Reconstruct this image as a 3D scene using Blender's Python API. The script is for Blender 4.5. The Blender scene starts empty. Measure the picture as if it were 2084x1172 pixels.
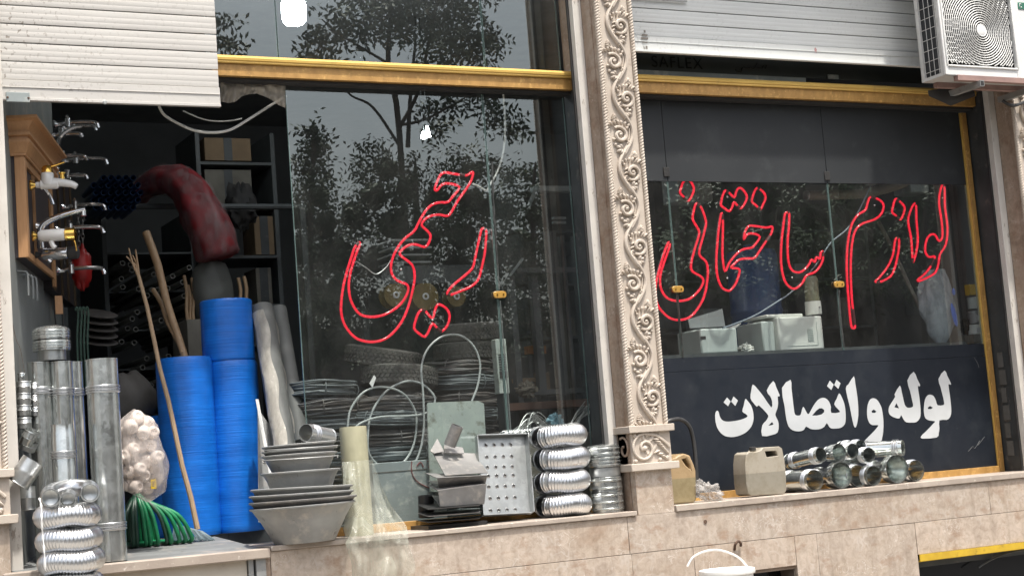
import bpy, bmesh, math, random
from mathutils import Vector as V, Matrix, Quaternion, noise
from mathutils.geometry import tessellate_polygon
R = math.radians
random.seed(7)
sc = bpy.context.scene
col = sc.collection
# ------------------------------------------------------------------ camera
YAW, PIT, ROLL, FPX = 0.47927, 0.10770, 0.07763, 3308.8      # a 57 mm lens, turned right, up and a little rolled
CAM = V((0, -8.0, 1.70))
c_f = V((math.sin(YAW) * math.cos(PIT), math.cos(YAW) * math.cos(PIT), math.sin(PIT)))
_r0 = V((math.cos(YAW), -math.sin(YAW), 0)); _u0 = _r0.cross(c_f)
c_r = math.cos(ROLL) * _r0 - math.sin(ROLL) * _u0
c_u = math.sin(ROLL) * _r0 + math.cos(ROLL) * _u0
cam = bpy.data.cameras.new('camera'); camo = bpy.data.objects.new('camera', cam); col.objects.link(camo)
cam.sensor_width = 36; cam.lens = FPX / 2084 * 36; cam.clip_start = .1; cam.clip_end = 500
camo.matrix_world = Matrix((( c_r.x, c_u.x, -c_f.x, CAM.x), (c_r.y, c_u.y, -c_f.y, CAM.y), (c_r.z, c_u.z, -c_f.z, CAM.z), (0, 0, 0, 1)))
sc.camera = camo
# ------------------------------------------------------------------ sky, sun, exposure
SUN_EL, SUN_AZ = R(70), R(7)                                  # high sun, almost square to the shop front
to_sun = V((math.sin(SUN_AZ) * math.cos(SUN_EL), -math.cos(SUN_AZ) * math.cos(SUN_EL), math.sin(SUN_EL)))
w = bpy.data.worlds.new('World'); sc.world = w; w.use_nodes = True
nt = w.node_tree; bg = nt.nodes['Background']
sky = nt.nodes.new('ShaderNodeTexSky'); sky.sky_type = 'NISHITA'; sky.sun_disc = False
sky.sun_elevation = SUN_EL; sky.sun_rotation = math.pi - SUN_AZ
sky.air_density = 1.2; sky.dust_density = 6.0; sky.ozone_density = 1.0
hs = nt.nodes.new('ShaderNodeHueSaturation'); hs.inputs['Saturation'].default_value = .5   # thin white haze over the blue
nt.links.new(sky.outputs[0], hs.inputs['Color']); nt.links.new(hs.outputs[0], bg.inputs['Color'])
bg.inputs['Strength'].default_value = .15
sl = bpy.data.lights.new('sun', 'SUN'); sl.energy = 3.1; sl.angle = R(2.2); sl.color = (1, .95, .87)
so = bpy.data.objects.new('sun', sl); col.objects.link(so); so.rotation_euler = to_sun.to_track_quat('Z', 'Y').to_euler(); so.location = (6, -10, 15)
sc.view_settings.view_transform = 'Standard'; sc.view_settings.look = 'None'; sc.view_settings.gamma = 1
sc.view_settings.exposure = .74
sc.cycles.max_bounces = 8; sc.cycles.transparent_max_bounces = 24; sc.cycles.caustics_reflective = False; sc.cycles.caustics_refractive = False
sc.cycles.use_denoising = True
# ------------------------------------------------------------------ measuring helpers: a sight line met with a plane
def ray(x, y): return (x - 1042) / FPX * c_r - (y - 586) / FPX * c_u + c_f
def at(x, y, Y=0.0):
    d = ray(x, y); return CAM + d * ((Y - CAM.y) / d.y)
def on(x, y, z):
    d = ray(x, y); return CAM + d * ((z - CAM.z) / d.z)
def mpp(P): return (V(P) - CAM).dot(c_f) / FPX               # metres that one photograph pixel spans at P
SILL = 1.385; GL = .42
# ------------------------------------------------------------------ mesh helpers
def frame(d, up=V((0, 0, 1))):
    d = V(d).normalized(); a = up.cross(d)
    if a.length < 1e-4: a = V((1, 0, 0)).cross(d)
    if a.length < 1e-4: a = V((0, 1, 0)).cross(d)
    a.normalize(); return a, d.cross(a), d
class MB:
    def __init__(s): s.v = []; s.f = []
    def add(s, vs, fs):
        k = len(s.v); s.v += [V(p) for p in vs]; s.f += [tuple(i + k for i in f) for f in fs]; return s
    def box(s, a, b, rot=None, org=None):
        a, b = V(a), V(b)
        vs = [V((x, y, z)) for z in (a.z, b.z) for y in (a.y, b.y) for x in (a.x, b.x)]
        if rot: vs = [rot @ (p - org) + org for p in vs]
        return s.add(vs, [(0, 2, 3, 1), (4, 5, 7, 6), (0, 1, 5, 4), (2, 6, 7, 3), (0, 4, 6, 2), (1, 3, 7, 5)])
    def hexa(s, lo, hi):                                      # two quads -> a solid
        return s.add(list(lo) + list(hi), [(3, 2, 1, 0), (4, 5, 6, 7), (0, 1, 5, 4), (1, 2, 6, 5), (2, 3, 7, 6), (3, 0, 4, 7)])
    def lathe(s, prof, org=(0, 0, 0), axis=(0, 0, 1), n=28, cap0=False, cap1=False, sx=1.0, ph=0):
        a, b, d = frame(axis); org = V(org); m = len(prof); vs = []
        for r, h in prof:
            for i in range(n):
                t = 2 * math.pi * i / n + ph
                vs.append(org + a * (r * math.cos(t) * sx) + b * (r * math.sin(t)) + d * h)
        fs = [(j * n + i, j * n + (i + 1) % n, (j + 1) * n + (i + 1) % n, (j + 1) * n + i) for j in range(m - 1) for i in range(n)]
        if cap0: fs.append(tuple(range(n))[::-1])
        if cap1: fs.append(tuple((m - 1) * n + i for i in range(n)))
        return s.add(vs, fs)
    def tube(s, pts, r, n=8, closed=False, caps=True, flat=1.0, upv=None):
        pts = [V(p) for p in pts]; m = len(pts)
        rr = r if isinstance(r, (list, tuple)) else [r] * m
        tang = []
        for i in range(m):
            if closed: t = pts[(i + 1) % m] - pts[i - 1]
            else: t = pts[min(i + 1, m - 1)] - pts[max(i - 1, 0)]
            tang.append(t.normalized() if t.length > 1e-9 else V((0, 0, 1)))
        if upv is None:
            a, b, _ = frame(tang[0])
        vs = []
        for i in range(m):
            if upv is not None:
                a = V(upv).cross(tang[i]).normalized(); b = tang[i].cross(a)
            elif i:
                q = tang[i - 1].rotation_difference(tang[i]); a = q @ a
                a = (a - tang[i] * a.dot(tang[i])).normalized(); b = tang[i].cross(a)
            for k in range(n):
                t = 2 * math.pi * k / n
                vs.append(pts[i] + a * (rr[i] * math.cos(t)) + b * (rr[i] * flat * math.sin(t)))
        fs = []
        for i in range(m if closed else m - 1):
            j = (i + 1) % m
            for k in range(n): fs.append((i * n + k, i * n + (k + 1) % n, j * n + (k + 1) % n, j * n + k))
        if caps and not closed:
            fs.append(tuple(range(n))[::-1]); fs.append(tuple((m - 1) * n + k for k in range(n)))
        return s.add(vs, fs)
    def grid(s, fn, nu, nv, cu=False):
        vs = [fn(i / (nu if cu else nu - 1), j / (nv - 1)) for j in range(nv) for i in range(nu)]
        fs = [(j * nu + i, j * nu + (i + 1) % nu, (j + 1) * nu + (i + 1) % nu, (j + 1) * nu + i) for j in range(nv - 1) for i in range(nu if cu else nu - 1)]
        return s.add(vs, fs)
    def poly(s, loops, ext=None):                             # loops of 3-D points: outline, holes; flat or with thickness
        tri = tessellate_polygon(loops); flat = [V(p) for l in loops for p in l]
        s.add(flat, [tuple(t) for t in tri])
        if ext is not None:
            e = V(ext); s.add([p + e for p in flat], [tuple(reversed(t)) for t in tri]); k0 = 0
            for l in loops:
                n = len(l); base = len(s.v)
                s.v += [V(p) for p in l] + [V(p) + e for p in l]
                s.f += [(base + i, base + (i + 1) % n, base + n + (i + 1) % n, base + n + i) for i in range(n)]
        return s
    def ell(s, c, rx, ry, rz, rot=None, nu=8, nv=6):
        vs = []; c = V(c)
        for j in range(nv + 1):
            t = math.pi * j / nv
            for i in range(nu):
                p = 2 * math.pi * i / nu; q = V((rx * math.sin(t) * math.cos(p), ry * math.sin(t) * math.sin(p), rz * math.cos(t)))
                vs.append(c + (rot @ q if rot else q))
        return s.add(vs, [(j * nu + i, (j + 1) * nu + i, (j + 1) * nu + (i + 1) % nu, j * nu + (i + 1) % nu) for j in range(nv) for i in range(nu)])
    def build(s, name, m, parent=None, ang=38, bev=0, kind=None, label=None, weld=False):
        off = V(parent['_o']) if parent is not None and '_o' in parent else V((0, 0, 0))
        me = bpy.data.meshes.new(name); me.from_pydata([p - off for p in s.v], [], s.f); me.validate()
        if weld:
            bm = bmesh.new(); bm.from_mesh(me); bmesh.ops.remove_doubles(bm, verts=bm.verts, dist=1e-5); bmesh.ops.recalc_face_normals(bm, faces=bm.faces)
            bmesh.ops.dissolve_limit(bm, angle_limit=R(1), verts=bm.verts, edges=bm.edges); bm.to_mesh(me); bm.free()
        me.materials.append(m)
        if ang:
            me.shade_smooth(); me.set_sharp_from_angle(angle=R(ang))
        o = bpy.data.objects.new(name, me); col.objects.link(o)
        if parent is not None: o.parent = parent; o['_o'] = tuple(off)
        if bev:
            b = o.modifiers.new('bevel', 'BEVEL'); b.width = bev; b.segments = 2; b.limit_method = 'ANGLE'; b.angle_limit = R(40)
        if kind: o['kind'] = kind
        if label: o['label'] = label
        return o
def T(name, label, cat, loc, group=None):                      # a thing: an Empty at its base
    o = bpy.data.objects.new(name, None); col.objects.link(o); o.empty_display_size = .05
    o.location = V(loc); o['_o'] = tuple(V(loc)); o['label'] = label; o['category'] = cat
    if group: o['group'] = group
    return o
def one(o, label, cat, group=None):                            # a thing that is one mesh
    o['label'] = label; o['category'] = cat
    if group: o['group'] = group
    return o
def smooth(pts, k=3, closed=False):                            # Catmull-Rom
    pts = [V(p) for p in pts]; n = len(pts); out = []
    for i in range(n if closed else n - 1):
        g = (lambda j: pts[j % n]) if closed else (lambda j: pts[max(0, min(n - 1, j))])
        p0, p1, p2, p3 = g(i - 1), g(i), g(i + 1), g(i + 2)
        for q in range(k):
            t = q / k
            out.append(.5 * ((2 * p1) + (p2 - p0) * t + (2 * p0 - 5 * p1 + 4 * p2 - p3) * t * t + (3 * p1 - p0 - 3 * p2 + p3) * t ** 3))
    if not closed: out.append(pts[-1])
    return out
# ------------------------------------------------------------------ procedural materials
def _new(name):
    m = bpy.data.materials.new(name); m.use_nodes = True; t = m.node_tree
    return m, t, t.nodes['Principled BSDF']
def _n(t, typ, **k):
    n = t.nodes.new(typ)
    for a, b in k.items(): setattr(n, a, b)
    return n
def _pos(t, st=(1, 1, 1), rot=(0, 0, 0)):
    g = _n(t, 'ShaderNodeNewGeometry'); mp = _n(t, 'ShaderNodeMapping'); mp.inputs['Scale'].default_value = st; mp.inputs['Rotation'].default_value = rot
    t.links.new(g.outputs['Position'], mp.inputs['Vector']); return mp.outputs[0]
def _noise(t, vec, scale, detail=4, rough=.55, dist=0):
    n = _n(t, 'ShaderNodeTexNoise'); n.inputs['Scale'].default_value = scale; n.inputs['Detail'].default_value = detail
    n.inputs['Roughness'].default_value = rough; n.inputs['Distortion'].default_value = dist; t.links.new(vec, n.inputs['Vector']); return n.outputs[0]
def _ramp(t, fac, stops):
    r = _n(t, 'ShaderNodeValToRGB'); e = r.color_ramp.elements
    while len(e) < len(stops): e.new(.5)
    for x, (p, c) in zip(e, stops): x.position = p; x.color = (*c, 1) if len(c) == 3 else c
    t.links.new(fac, r.inputs[0]); return r.outputs[0]
def _mix(t, fac, a, b, mode='MIX'):
    m = _n(t, 'ShaderNodeMix', data_type='RGBA', blend_type=mode)
    for i, x in ((0, fac), (6, a), (7, b)):
        if hasattr(x, 'is_linked'): t.links.new(x, m.inputs[i])
        else: m.inputs[i].default_value = (*x, 1) if isinstance(x, tuple) and len(x) == 3 else x
    return m.outputs[2]
def _bump(t, b, h, strength=.3, dist=.01):
    n = _n(t, 'ShaderNodeBump'); n.inputs['Strength'].default_value = strength; n.inputs['Distance'].default_value = dist
    t.links.new(h, n.inputs['Height']); t.links.new(n.outputs[0], b.inputs['Normal'])
def g3(k, a=(1, 1, 1)): return (k * a[0], k * a[1], k * a[2])
def pm(name, c1, c2=None, scale=6, st=(1, 1, 1), rough=.6, rvar=0, metal=0, bump=0, bscale=60, dirt=None, spec=.5, detail=5, lo=.35, hi=.65, coat=0, sub=0):
    m, t, b = _new(name); vec = _pos(t, st)
    c2 = c2 or tuple(x * .8 for x in c1)
    n = _noise(t, vec, scale, detail); out = _ramp(t, n, [(lo, c1), (hi, c2)])
    if dirt:                                                   # (colour, scale, from, to): stains with a shape of their own
        for dc, ds, d0, d1 in (dirt if isinstance(dirt, list) else [dirt]):
            k = _ramp(t, _noise(t, _pos(t), ds, 6, .65), [(d0, (0, 0, 0)), (d1, (1, 1, 1))]); out = _mix(t, k, out, dc)
    t.links.new(out, b.inputs['Base Color'])
    b.inputs['Metallic'].default_value = metal; b.inputs['Specular IOR Level'].default_value = spec; b.inputs['Roughness'].default_value = rough
    if coat: b.inputs['Coat Weight'].default_value = coat; b.inputs['Coat Roughness'].default_value = .1
    if rvar:
        rr = _ramp(t, _noise(t, _pos(t, st), scale * 3, 4), [(.3, g3(max(.02, rough - rvar))), (.7, g3(min(1, rough + rvar)))]); t.links.new(rr, b.inputs['Roughness'])
    if bump: _bump(t, b, _noise(t, _pos(t, st), bscale, 4), bump, .004)
    return m
def m_travertine(name, tone=(1, 1, 1), worms=1.0):
    m, t, b = _new(name); p = _pos(t)
    base = _ramp(t, _noise(t, p, 2.6, 6, .6, .6), [(.28, (.33, .270, .218)), (.46, (.46, .392, .330)), (.58, (.42, .350, .285)), (.70, (.33, .250, .188))])
    ob = _n(t, 'ShaderNodeObjectInfo'); tv = _ramp(t, ob.outputs['Random'], [(0, (.93, .93, .93)), (1, (1.06, 1.04, 1.02))])
    base = _mix(t, 1.0, base, tv, 'MULTIPLY')
    fine = _ramp(t, _noise(t, p, 24, 6, .72, .8), [(.34, (.80, .78, .755)), (.50, (.99, .985, .98)), (.66, (1.13, 1.13, 1.13))])
    base = _mix(t, 1.0, base, fine, 'MULTIPLY')
    d = _noise(t, p, 9, 3); 
    vor = _n(t, 'ShaderNodeTexVoronoi', feature='DISTANCE_TO_EDGE'); vor.inputs['Scale'].default_value = 13
    mx = _mix(t, .14, p, _nc(t, p, 9)); t.links.new(mx, vor.inputs['Vector'])
    edge = _ramp(t, vor.outputs[0], [(.0, (.75, .75, .75)), (.03, (.6, .6, .6)), (.085, (0, 0, 0))])
    reg = _ramp(t, _noise(t, p, 3.4, 5, .65), [(.50, (0, 0, 0)), (.64, g3(worms))])
    k = _mix(t, 1.0, edge, reg, 'MULTIPLY'); base = _mix(t, k, base, (.54, .485, .43))
    wl = _ramp(t, _noise(t, p, 13, 3, .5, 2.2), [(.485, (0, 0, 0)), (.505, g3(.85)), (.525, (0, 0, 0))]); wr = _ramp(t, _noise(t, _pos(t, (1, 1, 1.3)), 4.6, 4, .6), [(.52, (0, 0, 0)), (.62, (1, 1, 1))])
    base = _mix(t, _mix(t, 1.0, wl, wr, 'MULTIPLY'), base, (.74, .69, .63))
    br = _ramp(t, _noise(t, _pos(t, (1, 1, 1.6)), 5.5, 6, .7), [(.54, (0, 0, 0)), (.66, g3(.85))]); base = _mix(t, br, base, (.315, .215, .15))
    pit = _ramp(t, _noise(t, p, 75, 3, .6), [(.70, (0, 0, 0)), (.76, g3(.75))]); base = _mix(t, pit, base, (.27, .2, .155))
    drip = _ramp(t, _noise(t, _pos(t, (9, 9, .7)), 2.2, 5, .6), [(.5, (1, 1, 1)), (.74, (.80, .785, .77))]); base = _mix(t, 1.0, base, drip, 'MULTIPLY')
    if tone != (1, 1, 1): base = _mix(t, 1.0, base, tone, 'MULTIPLY')
    t.links.new(base, b.inputs['Base Color']); b.inputs['Roughness'].default_value = .52
    _bump(t, b, _noise(t, p, 60, 5, .7), .25, .003)
    return m
def _nc(t, vec, scale):
    n = _n(t, 'ShaderNodeTexNoise'); n.inputs['Scale'].default_value = scale; t.links.new(vec, n.inputs['Vector']); return n.outputs['Color']
def m_galv(name, tint=(1, 1, 1), rough=.34, cell=75, k0=.42, k1=.66, dust=.3):
    m, t, b = _new(name); p = _pos(t)
    vor = _n(t, 'ShaderNodeTexVoronoi'); vor.inputs['Scale'].default_value = cell; t.links.new(_mix(t, .04, p, _nc(t, p, 60)), vor.inputs['Vector'])
    sep = _n(t, 'ShaderNodeSeparateColor'); t.links.new(vor.outputs['Color'], sep.inputs[0])
    c = _ramp(t, sep.outputs[0], [(0, g3(k0, tint)), (1, g3(k1, tint))])
    n = _ramp(t, _noise(t, _pos(t, (1, 1, .3)), 9, 5, .65), [(.35, (1.04, 1.04, 1.04)), (.7, (.86, .855, .84))]); c = _mix(t, 1.0, c, n, 'MULTIPLY')
    t.links.new(c, b.inputs['Base Color'])
    du = _ramp(t, _noise(t, p, 11, 6, .7), [(.42, g3(.92)), (.75, g3(.92 - dust))]); t.links.new(du, b.inputs['Metallic'])
    r = _ramp(t, sep.outputs[1], [(0, g3(rough - .03)), (1, g3(rough + .05))]); t.links.new(r, b.inputs['Roughness'])
    _bump(t, b, _noise(t, _pos(t, (1, 1, .35)), 22, 2), .04, .006)
    return m
def m_shutter(name, tone, flecks):
    m, t, b = _new(name); p = _pos(t)
    base = _ramp(t, _noise(t, _pos(t, (.6, 1, 6)), 4, 5, .6), [(.3, tone), (.7, tuple(x * .9 for x in tone))])
    # sparse chips and insect specks in the paint, thickest towards the sheltered corner by the guide rail
    f = _ramp(t, _noise(t, _pos(t, (1, 1, .8), (0, R(35), 0)), 55, 2, .5), [(.0, (0, 0, 0)), (.60, (0, 0, 0)), (.63, (1, 1, 1))])
    sx = _n(t, 'ShaderNodeSeparateXYZ'); t.links.new(p, sx.inputs[0])
    mr = _n(t, 'ShaderNodeMapRange'); mr.inputs['From Min'].default_value = flecks[0]; mr.inputs['From Max'].default_value = flecks[1]
    mr.inputs['To Min'].default_value = 1; mr.inputs['To Max'].default_value = .12; t.links.new(sx.outputs[0], mr.inputs[0])
    reg = _ramp(t, _noise(t, p, 3, 4), [(.35, (.15, .15, .15)), (.6, (1, 1, 1))])
    k = _mix(t, 1.0, f, mr.outputs[0], 'MULTIPLY'); k = _mix(t, 1.0, k, reg, 'MULTIPLY')
    base = _mix(t, k, base, (.16, .13, .10))
    scr = _ramp(t, _noise(t, _pos(t, (.35, 1, 14)), 6, 6, .7), [(.66, (0, 0, 0)), (.72, g3(.55))]); base = _mix(t, scr, base, tuple(x * .62 for x in tone))
    t.links.new(base, b.inputs['Base Color']); b.inputs['Roughness'].default_value = .55
    _bump(t, b, _noise(t, _pos(t, (.3, 1, 1)), 9, 3), .12, .01)
    return m
def m_chip(name, tone, under, scale=22, thr=.60):                # chipped paint over an older coat
    m, t, b = _new(name)
    base = _ramp(t, _noise(t, _pos(t), 7, 5), [(.35, tone), (.7, tuple(x * .86 for x in tone))])
    k = _ramp(t, _noise(t, _pos(t, (1, 1, .3)), scale, 6, .7), [(thr, (0, 0, 0)), (thr + .04, (1, 1, 1))]); base = _mix(t, k, base, under)
    t.links.new(base, b.inputs['Base Color']); b.inputs['Roughness'].default_value = .6; _bump(t, b, _noise(t, _pos(t, (1, 1, .3)), scale, 6, .7), .3, .004)
    return m
def m_wood(name, a, bb, st=(14, 14, 1.2), rough=.5):
    m, t, b = _new(name); n = _noise(t, _pos(t, st), 5, 6, .6, .4)
    t.links.new(_ramp(t, n, [(.3, a), (.7, bb)]), b.inputs['Base Color']); b.inputs['Roughness'].default_value = rough; _bump(t, b, n, .2, .003)
    return m
def m_glass(name, ior=2.55, tint=(.93, .97, .965), film=0.0):
    m, t, b = _new(name); t.nodes.remove(b); out = t.nodes['Material Output']
    fr = _n(t, 'ShaderNodeFresnel'); gm = _n(t, 'ShaderNodeNewGeometry'); ir = _n(t, 'ShaderNodeMapRange')      # a thin sheet reflects alike from both sides
    ir.inputs['To Min'].default_value = ior; ir.inputs['To Max'].default_value = 1 / ior; t.links.new(gm.outputs['Backfacing'], ir.inputs[0]); t.links.new(ir.outputs[0], fr.inputs['IOR'])
    tr = _n(t, 'ShaderNodeBsdfTransparent'); tr.inputs[0].default_value = (*tint, 1)
    gl = _n(t, 'ShaderNodeBsdfGlossy'); gl.inputs['Roughness'].default_value = 0; gl.inputs['Color'].default_value = (.93, 1, .985, 1)
    df = _n(t, 'ShaderNodeBsdfDiffuse'); df.inputs[0].default_value = (.5, .5, .47, 1)                  # street dust, thicker in smears, made milkier to lift the blacks like haze
    sm = _n(t, 'ShaderNodeMixShader'); k = _ramp(t, _noise(t, _pos(t, (1.5, 1, .8)), 4, 6, .7), [(.40, g3(film * .25)), (.75, g3(film))])
    t.links.new(k, sm.inputs[0]); t.links.new(tr.outputs[0], sm.inputs[1]); t.links.new(df.outputs[0], sm.inputs[2])
    mx = _n(t, 'ShaderNodeMixShader'); t.links.new(fr.outputs[0], mx.inputs[0]); t.links.new(sm.outputs[0], mx.inputs[1]); t.links.new(gl.outputs[0], mx.inputs[2])
    t.links.new(mx.outputs[0], out.inputs[0]); return m
def m_film(name, color, alpha, rough=.25, crease=30, trans=.5, bs=.7):     # thin plastic sheet: part clear, part milky, wrinkled
    m, t, b = _new(name); out = t.nodes['Material Output']
    tr = _n(t, 'ShaderNodeBsdfTransparent'); mx = _n(t, 'ShaderNodeMixShader')
    tl = _n(t, 'ShaderNodeBsdfTranslucent'); tl.inputs[0].default_value = (*color, 1); m2 = _n(t, 'ShaderNodeMixShader'); m2.inputs[0].default_value = trans * .5
    b.inputs['Base Color'].default_value = (*color, 1); b.inputs['Roughness'].default_value = rough
    h = _noise(t, _pos(t, (1, 1, .5)), crease, 5, .6, 1.2); _bump(t, b, h, bs, .012)
    k = _ramp(t, _noise(t, _pos(t, (1, 1, .4)), crease * .6, 5, .6, 1), [(.3, g3(max(0, alpha - .18))), (.7, g3(min(1, alpha + .2)))])
    t.links.new(b.outputs[0], m2.inputs[1]); t.links.new(tl.outputs[0], m2.inputs[2])
    t.links.new(k, mx.inputs[0]); t.links.new(tr.outputs[0], mx.inputs[1]); t.links.new(m2.outputs[0], mx.inputs[2]); t.links.new(mx.outputs[0], out.inputs[0])
    return m
def m_emit(name, c, s, base=(.02, .0, .0), var=0):
    m, t, b = _new(name); b.inputs['Base Color'].default_value = (*base, 1); b.inputs['Emission Color'].default_value = (*c, 1); b.inputs['Emission Strength'].default_value = s
    b.inputs['Roughness'].default_value = .15
    if var:
        k = _ramp(t, _noise(t, _pos(t), 60, 3), [(.3, g3(s * (1 - var))), (.6, g3(s)), (.74, g3(s * 2.2))]); t.links.new(k, b.inputs['Emission Strength'])
    return m
TRAV = m_travertine('travertine'); TRAVD = m_travertine('travertine_brown', (.74, .68, .64), .3)
STONE = pm('carved_stone', (.54, .475, .405), (.47, .405, .34), 5, rough=.75, bump=.25, bscale=120, dirt=((.40, .32, .26), 22, .60, .78))
LEDGE = pm('sill_stone', (.44, .38, .32), (.34, .285, .24), 4, rough=.6, bump=.2, bscale=80, dirt=[((.25, .21, .18), 9, .56, .74), ((.66, .61, .55), 30, .62, .72)])
SHUT_L = m_shutter('shutter_cream', (.54, .522, .49), (1.35, 2.1)); SHUT_R = m_shutter('shutter_grey_white', (.72, .735, .715), (4.2, 5.4))
RAILW = m_chip('rail_white', (.66, .63, .58), (.34, .30, .26), 26, .60)
GOLDL = pm('gold_lip', (.72, .475, .13), (.62, .40, .105), 10, st=(.4, 1, 1), rough=.45, metal=.25, dirt=((.42, .26, .09), 9, .60, .80))
GOLDF = pm('gold_face', (.49, .28, .088), (.37, .205, .06), 20, st=(1, 1, .45), rough=.5, rvar=.1, metal=.08, bump=.12, bscale=40, dirt=[((.68, .42, .14), 34, .55, .70), ((.30, .17, .06), 14, .60, .76)])
DARKM = pm('dark_steel', (.075, .082, .085), (.05, .055, .058), 6, rough=.5, metal=.3, dirt=((.16, .15, .14), 14, .58, .75))
VINYLT = pm('grey_vinyl', (.030, .033, .036), (.036, .039, .042), 3, rough=.6, dirt=((.05, .054, .057), 6, .55, .75), spec=.35)
VINYL = pm('black_vinyl', (.009, .013, .020), (.013, .017, .025), 3, rough=.6, rvar=.12, dirt=[((.045, .05, .055), 26, .64, .80), ((.022, .027, .034), 5, .52, .75)], spec=.3)
WHITEV = pm('white_vinyl', (.60, .62, .63), (.54, .56, .565), 5, rough=.5)
GLASS = m_glass('window_glass', film=.06); PANEB = m_glass('glass_back', 1.0, (1, 1, 1)); GEDGE = pm('glass_edge', (.13, .19, .18), rough=.15)
GALV = m_galv('galvanised', (.96, 1.0, .985), .22, 42, .64, .73, .15); GALVD = m_galv('galvanised_dull', (.97, 1, .99), .33, 42, .52, .59, .3); ALU = pm('aluminium', (.76, .765, .77), (.68, .685, .69), 8, rough=.30, metal=1)
CHROME = m_galv('chrome', (1.1, 1.1, 1.12), .12, 20, .62, .7, 0); BRASS = pm('polished_brass', (.90, .60, .16), (.75, .45, .10), 20, rough=.2, metal=1)
ZINC = pm('zinc_grey', (.37, .378, .37), (.27, .277, .275), 6, rough=.52, rvar=.1, metal=.35, bump=.1, bscale=30, dirt=[((.43, .41, .38), 12, .52, .7), ((.14, .13, .12), 20, .62, .75)])
SHEET = pm('dull_sheet_steel', (.27, .265, .26), (.20, .195, .19), 6, rough=.5, metal=.5, dirt=((.36, .34, .31), 16, .52, .7))
BLUEF = None
WHITEP = pm('white_plastic', (.80, .80, .78), (.74, .74, .71), 8, rough=.35); CERAM = pm('white_enamel', (.85, .85, .83), (.80, .80, .78), 9, rough=.15, coat=.5)
RUBBER = pm('black_rubber', (.020, .020, .021), (.034, .032, .030), 14, rough=.75, bump=.3, bscale=90)
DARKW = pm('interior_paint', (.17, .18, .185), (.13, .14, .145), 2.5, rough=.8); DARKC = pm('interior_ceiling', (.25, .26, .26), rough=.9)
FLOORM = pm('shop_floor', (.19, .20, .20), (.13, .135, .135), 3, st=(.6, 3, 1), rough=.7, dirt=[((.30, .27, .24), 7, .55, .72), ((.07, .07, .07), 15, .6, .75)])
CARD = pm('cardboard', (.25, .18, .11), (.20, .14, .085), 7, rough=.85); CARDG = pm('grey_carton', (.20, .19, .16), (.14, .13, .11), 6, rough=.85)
OAK = m_wood('oak', (.42, .22, .10), (.52, .29, .14)); POLE = m_wood('pole_wood', (.30, .19, .10), (.40, .27, .16)); STICK = m_wood('broom_stick', (.42, .31, .20), (.30, .20, .12), (30, 30, 4), .7)
PALE = pm('pale_blue_grey', (.30, .34, .34), (.24, .275, .275), 5, rough=.6, dirt=((.48, .50, .47), 9, .55, .7))
# ================================================================== the setting
def struct(name, mb, m, **k): return mb.build(name, m, kind='structure', **k)
ASPH = pm('asphalt', (.05, .05, .052), (.075, .073, .07), 3, rough=.9, bump=.3, bscale=90); PAVE = pm('paving', (.30, .28, .25), (.22, .205, .185), 2, rough=.85, bump=.2, bscale=50)
struct('ground', MB().box((-90, -110, -.3), (110, 60, -.13)), ASPH)
struct('road', MB().box((-90, -13.2, -.128), (110, -3.4, -.124)), ASPH)
struct('pavement', MB().box((-40, -3.4, -.12), (60, .3, 0)), PAVE)
struct('far_pavement', MB().box((-40, -17.5, -.12), (60, -13.2, 0)), PAVE)
struct('floor', MB().hexa([V((1.32, .062, 1.2)), V((2.64, .062, 1.2)), V((2.64, 1.0, 1.2)), V((1.32, 1.0, 1.2))], [V((1.32, .062, 1.376)), V((2.64, .062, 1.376)), V((2.64, 1.0, 1.442)), V((1.32, 1.0, 1.442))])
       .box((2.64, .446, 1.2), (9.2, 1.0, 1.374)).box((1.32, 1.0, 1.2), (9.2, 6.2, 1.442)), FLOORM)        # ramps up a little behind the step
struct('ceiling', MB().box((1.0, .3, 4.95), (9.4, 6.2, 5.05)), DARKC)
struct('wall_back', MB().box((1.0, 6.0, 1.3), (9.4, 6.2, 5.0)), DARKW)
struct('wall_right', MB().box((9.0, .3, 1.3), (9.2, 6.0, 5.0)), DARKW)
LW0, LW1 = V((1.50, .30, 0)), V((2.12, 2.1, 0)); LD = (LW1 - LW0).normalized(); LN = V((LD.y, -LD.x, 0))       # splayed left wall and its normal
LWM = pm('left_wall_plaster', (.22, .235, .225), (.17, .18, .172), 3, rough=.8, dirt=((.30, .27, .22), 5, .55, .72))
q = [LW0, LW1, V((2.12, 6, 0)), V((1.2, 6, 0)), V((1.2, .3, 0))]
mb = MB()
for a, b in ((0, 1), (1, 2)):
    A, B = q[a], q[b]; n_ = V(((B - A).y, -(B - A).x, 0)).normalized() * -.05
    mb.hexa([A + V((0, 0, 1.374)), B + V((0, 0, 1.374)), B + n_ + V((0, 0, 1.374)), A + n_ + V((0, 0, 1.374))], [A + V((0, 0, 4.95)), B + V((0, 0, 4.95)), B + n_ + V((0, 0, 4.95)), A + n_ + V((0, 0, 4.95))])
struct('wall_left', mb, LWM)
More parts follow.
